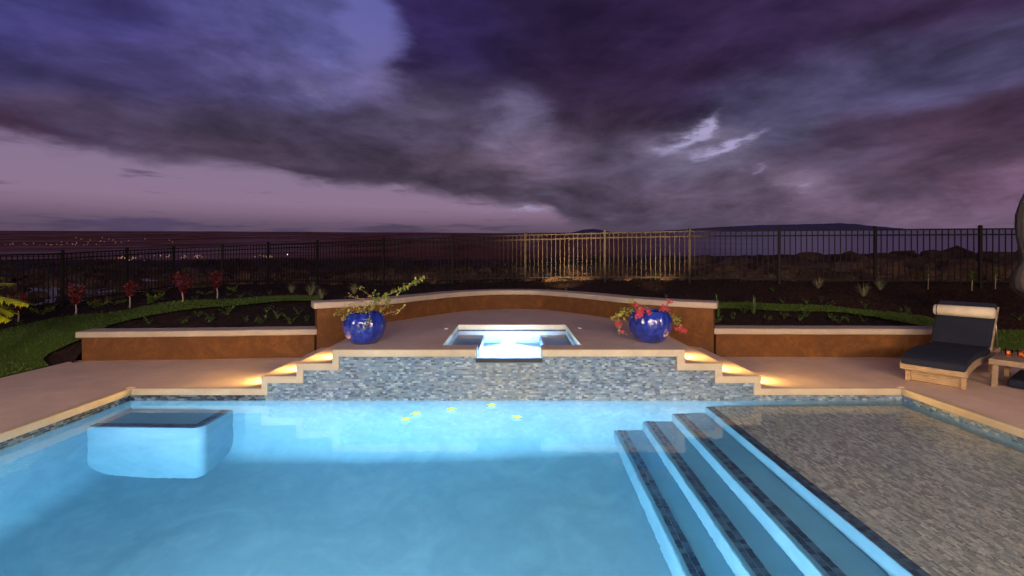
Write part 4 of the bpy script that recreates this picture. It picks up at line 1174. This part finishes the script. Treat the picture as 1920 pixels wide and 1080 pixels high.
def plantL():
    Y = 5.9
    t = empty('bougainvillea', (-1.86, 5.92, SPA+.33), label='green leafy bougainvillea with one long arching branch growing from the left blue pot', cat='plant')
    o = Vector((-1.86, 5.92, SPA+.33)); s_ = MB(); l_ = MB(); l2 = MB()
    root = wp(692, 600, Y)
    def br(pts, n, size, lm, tgt=l_, r0=.006, jit=.02):
        vine(s_, tgt, [p-o for p in pts], n, size, lm, 0, r0, 1.0, jit)
    br([root, wp(700, 575, Y), wp(722, 556, Y-.1), wp(755, 540, Y-.15), wp(797, 521, Y-.2)], 150, .042, [0, 0, 1], l_, .008, .018)
    br([wp(697, 582, Y), wp(704, 566, Y), wp(690, 552, Y), wp(672, 540, Y)], 34, .036, [1, 1, 0], l_, .005, .018)
    br([root, wp(680, 580, Y), wp(655, 575, Y-.05), wp(632, 588, Y-.1)], 110, .036, [1, 1, 0], l_, .006, .028)
    br([root, wp(672, 586, Y), wp(650, 592, Y-.15), wp(645, 598, Y-.2)], 50, .034, [1, 1, 0], l_, .005, .02)
    br([root, wp(712, 588, Y), wp(722, 574, Y), wp(730, 566, Y)], 60, .038, [0, 0, 1], l_, .005, .022)
    br([root, wp(720, 590, Y), wp(742, 584, Y-.1), wp(758, 574, Y-.15)], 42, .030, [1, 1, 1], l_, .004, .010)
    br([root, wp(690, 575, Y+.1), wp(676, 560, Y+.1), wp(650, 556, Y+.1)], 30, .034, [0, 1, 1], l_, .005, .02)
    br([root, wp(693, 598, Y-.2), wp(690, 606, Y-.28), wp(684, 618, Y-.3)], 26, .038, [0, 0, 1], l_, .004, .014)
    br([root, wp(700, 570, Y+.05), wp(712, 560, Y), wp(700, 548, Y)], 26, .036, [1, 0], l_, .005, .02)
    s_.build('branches', M['stem'], t, True); l_.build('leaves', [M['leaf'], M['leaf_gold']], t)
plantL()
def plantR():
    Y = 5.95; o = Vector((1.775, 6.02, SPA+.35))
    t = empty('bougainvillea', o, label='red flowering bougainvillea trailing over both sides of the right blue pot', cat='plant')
    s_ = MB(); l_ = MB(); root = wp(1212, 594, Y)
    def br(pts, n, size, lm, nf=0, fsz=.022, jit=.02):
        pp = [p-o for p in pts]; vine(s_, l_, pp, n, size, lm, 0, .005, 1.0, jit)
        c = cat(pp, 6); b_ = MB()
        for k in range(nf):
            i = int(rnd.uniform(.45, 1)*(len(c)-1)); p = c[i]+Vector((rnd.gauss(0, .016), rnd.gauss(0, .016), rnd.gauss(0, .016)))
            for q in range(3):
                a = q*2.09+rnd.uniform(-.3, .3); b_.leaf(p, (math.cos(a), rnd.uniform(-.6, .1), math.sin(a)), (0, -1, .3), fsz*rnd.uniform(.8, 1.2), fsz*.8, 0, .3)
        if nf: b_.build('flower_cluster', M['bract'], t)
    br([root, wp(1200, 580, Y), wp(1186, 566, Y-.05), wp(1182, 560, Y-.1)], 26, .045, [0, 0, 1], 0)
    br([root, wp(1205, 585, Y-.05), wp(1196, 574, Y-.1), wp(1190, 568, Y-.1)], 6, .03, [0], 16)
    br([root, wp(1205, 588, Y-.2), wp(1199, 585, Y-.25), wp(1197, 592, Y-.28)], 4, .03, [0], 18, .036)
    br([root, wp(1190, 584, Y), wp(1170, 588, Y-.05), wp(1158, 592, Y-.1)], 44, .052, [0, 0, 1], 0, .03, .025)
    br([wp(1175, 587, Y), wp(1160, 592, Y-.1), wp(1152, 600, Y-.1), wp(1156, 612, Y-.1)], 18, .05, [0, 1], 0, .03, .015)
    br([wp(1160, 592, Y-.1), wp(1158, 604, Y-.15), wp(1163, 612, Y-.15)], 3, .03, [1], 14)
    br([wp(1160, 600, Y-.1), wp(1162, 618, Y-.15), wp(1170, 628, Y-.15)], 12, .04, [1], 3)
    br([root, wp(1216, 582, Y-.1), wp(1212, 576, Y-.15), wp(1204, 570, Y-.1)], 6, .02, [1], 0, .03, .006)
    br([root, wp(1214, 586, Y-.15), wp(1219, 588, Y-.2)], 6, .03, [0], 12)
    br([wp(1232, 590, Y+.1), wp(1238, 580, Y), wp(1244, 576, Y), wp(1252, 584, Y)], 6, .03, [0], 24)
    br([wp(1240, 588, Y), wp(1250, 574, Y), wp(1255, 562, Y)], 2, .02, [0], 9)
    br([wp(1240, 592, Y+.1), wp(1256, 592, Y), wp(1266, 598, Y-.05), wp(1274, 602, Y-.05)], 40, .042, [0, 0, 1], 0, .03, .02)
    br([wp(1262, 600, Y), wp(1272, 614, Y), wp(1286, 622, Y)], 8, .036, [1], 16)
    s_.build('branches', M['stem'], t, True); l_.build('leaves', [M['leaf'], M['leaf_gold']], t)
plantR()

# ------------------------------------------------------------------ garden plants
def grass_tuft_mesh(seed, h, n, m):
    r = random.Random(seed); mb = MB()
    for i in range(n):
        a = r.uniform(0, 6.28); tilt = r.uniform(.1, .75); mb.blade((math.cos(a)*.02, math.sin(a)*.02, 0), (math.cos(a)*tilt, math.sin(a)*tilt, 1), h*r.uniform(.55, 1.05), .012, r.uniform(.2, .9))
    return mb.mesh('tuft', m)
def leafy_mesh(seed, h, rad, n, m, stem=True, size=.05):
    r = random.Random(seed); mb = MB()
    for b in range(4):
        a = r.uniform(0, 6.28); top = Vector((math.cos(a)*rad*.7, math.sin(a)*rad*.7, h*r.uniform(.55, 1)))
        c = cat([(0, 0, 0), tuple(top*.5+Vector((0, 0, h*.1))), tuple(top)], 4); mb.tube(c, .004, 4, 1)
        for k in range(n//4):
            p = c[r.randrange(2, len(c))]; d = Vector((r.gauss(0, 1), r.gauss(0, 1), r.gauss(.4, .7))).normalized()
            l = size*r.uniform(.6, 1.3); mb.leaf(p+Vector((r.gauss(0, .015), r.gauss(0, .015), r.gauss(0, .015))), d, (0, 0, 1), l, l*.5, 0, .3)
    return mb.mesh('leafy', [m, m])
def put(name, me, px, py, label, cat_, group=None, s=1.0, rz=None, sink=.01):
    p = ground_at(px, py); o = link(name, me, None, (p.x, p.y, p.z-sink)); o.rotation_euler = (0, 0, rnd.uniform(0, 6.28) if rz is None else rz); o.scale = (s, s, s)
    return tag(o, label, cat_, group)
tufts = [grass_tuft_mesh(i, .34, 70, M['straw']) for i in range(3)]
G1 = 'pale ornamental grass tufts in the mulch'
for i, (px, py, s, lb) in enumerate([(547, 549, .75, 'pale grass tuft near the fence, leftmost of the four left of the spa'), (583, 553, .95, 'spreading pale grass tuft, second from the left of those left of the spa'),
        (602, 561, .85, 'thin pale grass tuft just above the left end of the curved wall'), (664, 551, .85, 'pale grass tuft standing behind the left blue pot and curved wall'),
        (1534, 540, .85, 'pale grass tuft on the right mulch slope, leftmost of the three'), (1619, 556, .95, 'wide pale grass tuft on the right mulch slope, lowest of the three'),
        (1650, 543, .85, 'upright pale grass tuft on the right mulch slope, the one closest to the lounger')]):
    put('grass_tuft', tufts[i % 3], px, py, lb, 'ornamental grass', G1, s)
# maroon shrubs on pale stems
def red_shrub(px, py, hpx, label, seed):
    p = ground_at(px, py); h = hpx/F*p.y; r = random.Random(seed)
    t = empty('red_shrub', p, label=label, cat='shrub', group='maroon leaved shrubs along the left fence')
    mb = MB(); mb.tube([(0, 0, -.03), (.01, 0, h*.2), (-.01, .01, h*.42)], [.016, .013, .010], 6)
    arms = []
    for b in range(13):
        a = b*2.4+r.random(); sp = h*r.uniform(.08, .30); top = Vector((math.cos(a)*sp, math.sin(a)*sp, h*r.uniform(.62, 1.0)))
        c = cat([(-.01, .01, h*.36), tuple(top*.6+Vector((0, 0, h*.16))), tuple(top)], 5); arms.append(c)
    mb.build('trunk', M['stem_pale'], t, True)
    mb = MB()
    for c in arms:
        mb.tube(c, .003, 4)
        for k in range(r.randrange(20, 36)):
            f_ = r.uniform(.08, 1); p = c[int(f_*(len(c)-1))]; th = r.uniform(0, 6.28)
            d = Vector((math.cos(th)*.7, math.sin(th)*.7, r.uniform(-.1, 1.3))); l = h*r.uniform(.06, .15)
            mb.leaf(p, d, (math.cos(th+1), math.sin(th), .3), l, l*.24, 0, r.uniform(-.5, .3))
    mb.build('crown', M['red_leaf'], t)
for a in [(34, 604, 56, 'maroon shrub on a short pale stem, partly behind the palm fronds'), (142, 594, 62, 'maroon shrub on a short pale stem in front of the second fence post'),
          (243, 577, 57, 'dense round maroon shrub beside a lime green ground plant'), (342, 572, 62, 'tall narrow maroon shrub, second from the pale grasses'),
          (407, 560, 52, 'wide maroon shrub farthest back along the left fence')]:
    red_shrub(*a, seed=a[0])
lime_me = [leafy_mesh(40+i, .16, .34, 150, M['lime'], size=.06) for i in range(2)]
G2 = 'lime green spreading plants under the maroon shrubs'
for i, (px, py, s, lb) in enumerate([(282, 569, 1.15, 'bright lime ground plant between two maroon shrubs'), (180, 577, .9, 'dim lime ground plant at the foot of the fence, left of the round maroon shrub'),
        (75, 590, .9, 'dim lime ground plant at the foot of the fence beside the palm'), (385, 553, .7, 'small lime ground plant left of the farthest maroon shrub'), (440, 547, .8, 'small lime ground plant right of the farthest maroon shrub'), (215, 572, .8, 'small lime ground plant just left of the round maroon shrub')]):
    put('lime_plant', lime_me[i % 2], px, py, lb, 'plant', G2, s)
seed_me = [leafy_mesh(60+i, .13, .10, 26, M['green'], size=.05) for i in range(4)]
G3 = 'small green seedlings dotted over the mulch'
def seedlings(pts, label, s=1.0, g=G3):
    for i, (px, py) in enumerate(pts): put('seedling', seed_me[i % 4], px, py, label, 'seedling', g, s*rnd.uniform(.8, 1.3))
seedlings([(280, 607), (345, 606), (372, 595), (392, 606), (425, 593), (462, 603), (490, 608), (520, 597), (545, 608), (575, 604), (430, 583), (500, 586), (560, 590)], 'one of the small green seedlings in the dark mulch just above the low left wall', 1.0, 'seedlings in the bed over the low left wall')
seedlings([(40, 615), (120, 602), (185, 594), (246, 588), (304, 578), (365, 564), (428, 556), (470, 555), (505, 552), (450, 560)], 'one of the small green seedlings between the maroon shrubs and the lawn strip', .9, 'seedlings between the maroon shrubs and the lawn strip')
seedlings([(1375, 600), (1395, 588), (1440, 603), (1500, 601), (1512, 593), (1560, 600), (1572, 606), (1592, 604), (1620, 603), (1345, 605), (1470, 597)], 'one of the small green seedlings in the dark mulch just above the low right wall', 1.0, 'seedlings in the bed over the low right wall')
seedlings([(1468, 568), (1540, 566), (1558, 574), (1512, 570), (1622, 577), (1700, 583), (1697, 592), (1450, 547), (1910, 600)], 'one of the small green seedlings on the mulch slope above the right lawn strip', 1.0, 'seedlings on the right mulch slope')
# bird of paradise clumps
def strap_plant(px, py, h, n, label, seed):
    p = ground_at(px, py); r = random.Random(seed); mb = MB()
    for i in range(n):
        a = r.uniform(0, 6.28); tl = r.uniform(.15, .7); mb.blade((0, 0, 0), (math.cos(a)*tl, math.sin(a)*tl*.5, 1), h*r.uniform(.7, 1.1), .045, r.uniform(0, .8), 0, 6)
    o = mb.build('strap_leaf_plant', M['green'], None, False, p); return tag(o, label, 'plant', 'strap leaved plants beside the curved wall')
strap_plant(1347, 598, .42, 9, 'tall strap leaved plant beside the right end of the curved wall', 3)
strap_plant(1413, 590, .34, 12, 'bushy strap leaved plant rising from the right lawn strip', 5)
# young broadleaf saplings by the right fence
for i, (px, py, hp, lb) in enumerate([(1740, 542, 40, 'slender young sapling by the right fence, leftmost of the three'), (1822, 545, 36, 'bushy young sapling left of the last fence post'), (1866, 541, 38, 'upright young sapling between the last fence post and the parasol')]):
    p = ground_at(px, py); h = hp/F*p.y; r = random.Random(90+i)
    t = empty('sapling', p, label=lb, cat='sapling', group='young saplings by the right fence')
    mb = MB(); mb.tube([(0, 0, -.02), (.01, 0, h*.5), (.02, .01, h*.95)], [.009, .007, .004], 5); mb.build('stem', M['stem_pale'], t, True)
    mb = MB()
    for k in range(44):
        z_ = h*r.uniform(.4, 1); a = r.uniform(0, 6.28); l = r.uniform(.06, .11)
        mb.leaf((.01, 0, z_), (math.cos(a), math.sin(a), r.uniform(-.1, .7)), (0, 0, 1), l, l*.45, 0, .3)
    mb.build('crown', M['lime'], t)
# low plants beyond the centre of the fence lit by the spot
for i, (px, py) in enumerate([(978, 527), (1228, 522)]):
    put('seedling', seed_me[i], px, py, ['young green plant at the foot of the lit fence, left one', 'young green plant at the foot of the lit fence, right one'][i], 'plant', 'young plants at the lit fence', 1.5)

# palm at the left edge of the picture
def palm():
    base = Vector((-7.55, 5.9, bedz(-7.55, 5.9))); t = empty('palm', base, label='young palm on the left lawn with bright yellow green fronds bending in the wind', cat='palm')
    mb = MB(); mb.lathe([(.001, -.05), (.13, -.05), (.12, .1), (.10, .35), (.09, .78), (.04, .92)], 14); mb.build('trunk', M['stem'], t, True)
    r = random.Random(5)
    fr = [(-.2, 1.2, .9, .55), (.25, 1.3, .62, .7), (-.55, 1.15, .7, .6), (.0, 1.3, .35, .6), (.55, 1.0, .6, .9), (1.3, 1.0, .9, .6), (2.2, 1.1, .8, .6), (3.1, 1.1, .7, .6), (-1.3, 1.1, .9, .5), (4.0, 1.0, .8, .7), (-2.1, 1.0, .8, .7), (.1, 1.1, 1.3, .7)]
    for az_, ln, up, dr in fr:
        d = Vector((math.cos(az_), math.sin(az_), up)).normalized(); q = Vector((0, 0, .86)); pts = [q.copy()]; mbf = MB(); N_ = 16
        for k in range(N_): q = q+d*(ln/N_); d = (d+Vector((.02, 0, -dr/N_*1.5))).normalized(); pts.append(q.copy())
        mbf.tube(pts, [.012*(1-.8*k/N_) for k in range(N_+1)], 5)
        for k in range(2, N_*3):
            f_ = k/(N_*3); i = int(f_*N_); p = pts[i].lerp(pts[min(i+1, N_)], f_*N_-i); dd = (pts[min(i+1, N_)]-pts[i]) if i < N_ else d
            sd = dd.cross(Vector((0, 0, 1))).normalized(); L_ = .34*math.sin(math.pi*min(1, .12+f_*.85))**.6*r.uniform(.85, 1.1)
            for sg in (-1, 1): mbf.blade(p, dd.normalized()*.75+sd*sg*1.0+Vector((0, 0, .25)), L_, .042, r.uniform(.3, .8), 0, 3)
        mbf.build('frond', M['palm'], t)
palm()

# ------------------------------------------------------------------ lounger, table, parasol
DX = Vector((.81, .585, 0)).normalized(); ang_l = math.atan2(DX.y, DX.x)
def lounger(loc, label):
    t = empty('sun_lounger', loc, ang_l, label=label, cat='sun lounger')     # local x: foot to head, local y: +half width
    w = .62
    prof = [(0, .235), (.10, .262), (.25, .285), (.45, .300), (.65, .300), (.85, .290), (1.05, .280), (1.25, .285), (1.40, .30), (1.7, .30), (1.86, .30)]
    c = cat([(a, 0, b) for a, b in prof], 5)
    def strip(mb, pts, y0, y1, th):
        k = len(pts); vs = []
        for p in pts: vs += [(p.x, y0, p.z), (p.x, y1, p.z), (p.x, y1, p.z-th), (p.x, y0, p.z-th)]
        fs = []
        for i in range(k-1):
            a = i*4; fs += [(a, a+4, a+5, a+1), (a+1, a+5, a+6, a+2), (a+2, a+6, a+7, a+3), (a+3, a+7, a+4, a)]
        fs += [(0, 1, 2, 3), (4*k-1, 4*k-2, 4*k-3, 4*k-4)]; mb.add(vs, fs)
    mb = MB(); strip(mb, c, -w, 0, .085)
    bm_fix(mb); mb.build('frame', M['wicker'], t, bevel=.012)
    # inset base panel and legs
    mb = MB(); mb.add([(.13, -w+.05, .006), (.13, -.05, .006), (.10, -.05, .20), (.10, -w+.05, .20), (.155, -w+.05, .006), (.155, -.05, .006), (.135, -.05, .20), (.135, -w+.05, .20)],
                      [(0, 3, 2, 1), (4, 5, 6, 7), (0, 1, 5, 4), (3, 7, 6, 2), (0, 4, 7, 3), (1, 2, 6, 5)]); mb.build('foot_panel', M['wicker'], t, bevel=.006)
    for yy in (-w+.03, -.08):
        for x0, x1 in ((.10, .16), (1.55, 1.62)):
            mb = MB(); mb.box(x0, x1, yy, yy+.05, .0, .225 if x0 > 1 else .19); mb.build('leg', M['wicker'], t, bevel=.006)
    # seat cushion
    cs = [Vector((p.x-.0, 0, p.z+.065)) for p in c if p.x < 1.30]
    cs = [Vector((-.015, 0, cs[0].z-.02))]+cs
    mb = MB(); strip(mb, cs, -w+.012, -.012, .068); bm_fix(mb); o = mb.build('seat_cushion', M['navy'], t, bevel=.028)
    # backrest
    b0 = Vector((1.30, 0, .33)); bd = Vector((.45, 0, .53)).normalized(); bn = Vector((-bd.z, 0, bd.x)); L_ = .70
    def slabb(mb, y0, y1, a0, a1, t0, t1):
        vs = []
        for a in (a0, a1):
            for tt in (t0, t1):
                q = b0+bd*a+bn*tt; vs += [(q.x, y0, q.z), (q.x, y1, q.z)]
        mb.add(vs, [(0, 1, 3, 2), (4, 6, 7, 5), (0, 4, 5, 1), (2, 3, 7, 6), (0, 2, 6, 4), (1, 5, 7, 3)])
    mb = MB(); slabb(mb, -w, 0, -.02, L_, -.035, 0); bm_fix(mb); mb.build('backrest_frame', M['wicker'], t, bevel=.01)
    mb = MB(); slabb(mb, -w+.012, -.012, .0, L_+.01, .002, .075); bm_fix(mb); mb.build('back_cushion', M['navy'], t, bevel=.028)
    for yy in (-w+.02, -.03):
        q = b0+bd*(L_*.72)-bn*.036; mb = MB(); mb.tube([(q.x, yy, q.z), (q.x+.13, yy, .30)], .010, 8); mb.build('strut', M['metal'], t, True)
    # bolster
    q = b0+bd*.49+bn*.128; r_ = .076; mb = MB(); prof_b = [(.001, 0), (r_*.8, 0), (r_, .018), (r_, w+.0-.018), (r_*.8, w), (.001, w)]
    mb.lathe(prof_b, 24); mb.v = [(a+q.x, c_-w, b+q.z) for a, b, c_ in mb.v]; bo = mb.build('bolster', M['cream_cloth'], t, True)
    mb = MB(); mb.lathe([(r_+.002, w-.045), (r_+.004, w-.04), (r_+.002, w-.035)], 24); mb.v = [(a+q.x, c_-w-.0, b+q.z) for a, b, c_ in mb.v]; mb.build('piping', M['navy'], bo, True)
    return t
def bm_fix(mb):
    bm = bmesh.new(); bv = [bm.verts.new(p) for p in mb.v]; [bm.faces.new([bv[i] for i in f_]) for f_ in mb.f]
    bmesh.ops.recalc_face_normals(bm, faces=bm.faces); bm.verts.index_update(); mb.f = [tuple(v_.index for v_ in f_.verts) for f_ in bm.faces]; bm.free()
lounger((4.82, 5.84, DECK), 'brown wicker sun lounger with navy cushions and a cream roll pillow')
# table next to it
def table():
    t = empty('side_table', (5.70, 5.62, DECK), ang_l, label='low brown wicker side table on splayed legs right of the lounger', cat='side table')
    w = .46; l = .80; zt = .325
    mb = MB(); mb.box(0, l, -w, 0, zt-.07, zt); mb.build('table_top', M['wicker'], t, bevel=.012)
    for x0, sx in ((.04, -.07), (l-.10, .07)):
        for y0 in (-w+.02, -.08):
            mb = MB(); z1 = zt-.071; mb.add([(x0+sx, y0, 0), (x0+sx+.05, y0, 0), (x0+sx+.05, y0+.05, 0), (x0+sx, y0+.05, 0), (x0, y0, z1), (x0+.06, y0, z1), (x0+.06, y0+.05, z1), (x0, y0+.05, z1)],
                              [(0, 3, 2, 1), (4, 5, 6, 7), (0, 1, 5, 4), (1, 2, 6, 5), (2, 3, 7, 6), (3, 0, 4, 7)]); mb.build('leg', M['wicker'], t, bevel=.005)
    return t
table()
def world_xy(lx, ly, base=(5.70, 5.62)): 
    c_, s_ = math.cos(ang_l), math.sin(ang_l); return base[0]+lx*c_-ly*s_, base[1]+lx*s_+ly*c_
gl_m, gt, gb = mat('clear_glass'); gb.inputs['Transmission Weight'].default_value = 1; gb.inputs['Roughness'].default_value = .02; gb.inputs['Base Color'].default_value = (1, .85, .70, 1); gb.inputs['IOR'].default_value = 1.15
dr_m = simple('orange_drink', (.70, .22, .06), .3)
for (lx, ly, lb) in ((.40, -.12, 'short glass with an orange drink on the wicker side table, nearer the lounger'), (.43, -.22, 'short glass with an orange drink on the wicker side table, farther from the lounger')):
    x, y = world_xy(lx, ly); t = empty('drink_glass', (x, y, DECK+.325), label=lb, cat='drinking glass', group='glasses on the side table')
    mb = MB(); mb.lathe([(.001, 0), (.032, 0), (.038, .085), (.036, .085), (.030, .006), (.001, .006)], 18); mb.build('glass', gl_m, t, True)
    mb = MB(); mb.lathe([(.001, .008), (.0285, .008), (.033, .055), (.001, .055)], 16); mb.build('drink', dr_m, t, True)
mb = MB(); mb.box(0, .85, -.52, 0, .012, .105); o = mb.build('floor_cushion', M['navy'], None, bevel=.03, loc=(5.82, 5.52, DECK)); o.rotation_euler = (0, 0, ang_l)
tag(o, 'dark navy cushion lying on the patio under the wicker side table', 'cushion')
# folded parasol at the right edge
def parasol():
    X, Y = 7.36, 6.5
    t = empty('folded_parasol', (X, Y, DECK), label='tall folded taupe canvas parasol at the right edge, tied at its waist', cat='parasol')
    prof = [(2.95, .03), (2.85, .06), (2.72, .11), (2.60, .165), (2.47, .21), (2.28, .25), (2.12, .255), (1.98, .245), (1.82, .225), (1.69, .20), (1.60, .205), (1.50, .255), (1.36, .295), (1.24, .285), (1.15, .20)]
    mb = MB(); n = 72; k = 0
    for z, r in reversed(prof):
        for j in range(n):
            th = 2*math.pi*j/n; f_ = 1+.09*math.cos(th*8+z*1.2)+.045*math.cos(th*19+z*2.3)+.03*math.cos(th*31-z*3)
            low = .05*math.cos(th*4) if z < 1.2 else 0
            mb.v.append((r*f_*math.cos(th), r*f_*math.sin(th), z-DECK+low))
    m_ = len(prof)
    for i in range(m_-1):
        for j in range(n): mb.f.append((i*n+j, i*n+(j+1) % n, (i+1)*n+(j+1) % n, (i+1)*n+j)); mb.m.append(0)
    mb.build('canopy', M['canvas'], t, True)
    mb = MB(); mb.tube([(0, 0, .05), (0, 0, 2.9)], .024, 14); mb.build('pole', M['metal'], t, True)
    mb = MB(); mb.lathe([(.001, 0), (.27, 0), (.27, .05), (.24, .07), (.05, .08), (.04, .22), (.001, .22)], 32); mb.build('base', M['dark_slot'], t, True)
    mb = MB(); mb.lathe([(.216, 1.51-.02), (.222, 1.51), (.216, 1.51+.02)], 40); mb.build('tie', M['canvas'], t, True)
parasol()

# small blossom-shaped lights floating on the water
M['glow_petal'] = emis('glowing_petal', (.72, .95, .22), 1.15)
bl = MB()
for q in range(5):
    a = q*1.2566; bl.leaf((math.cos(a)*.004, math.sin(a)*.004, .006), (math.cos(a), math.sin(a), .15), (0, 0, 1), .060, .052, 0, .25)
bl.lathe([(.001, .0), (.016, .002), (.012, .016), (.001, .020)], 10)
blm = bl.mesh('floating_light', M['glow_petal'])
for px, py, lb in ((761, 788, 'leftmost pale yellow blossom-shaped light floating on the pool'), (780, 777.5, 'pale yellow floating blossom light just right of the leftmost one'), (846, 769.5, 'pale yellow blossom light floating in the middle of the row'),
                   (921, 761.5, 'pale yellow floating blossom light closest to the mosaic wall'), (969, 784, 'rightmost pale yellow blossom light on the pool, set apart from the row')):
    Y = EYE*F/(py-YH); o = link('floating_light', blm, None, ((px-960)/F*Y, Y, .001)); o.rotation_euler = (0, 0, rnd.uniform(0, 6))
    tag(o, lb, 'floating light', 'blossom lights floating on the pool')
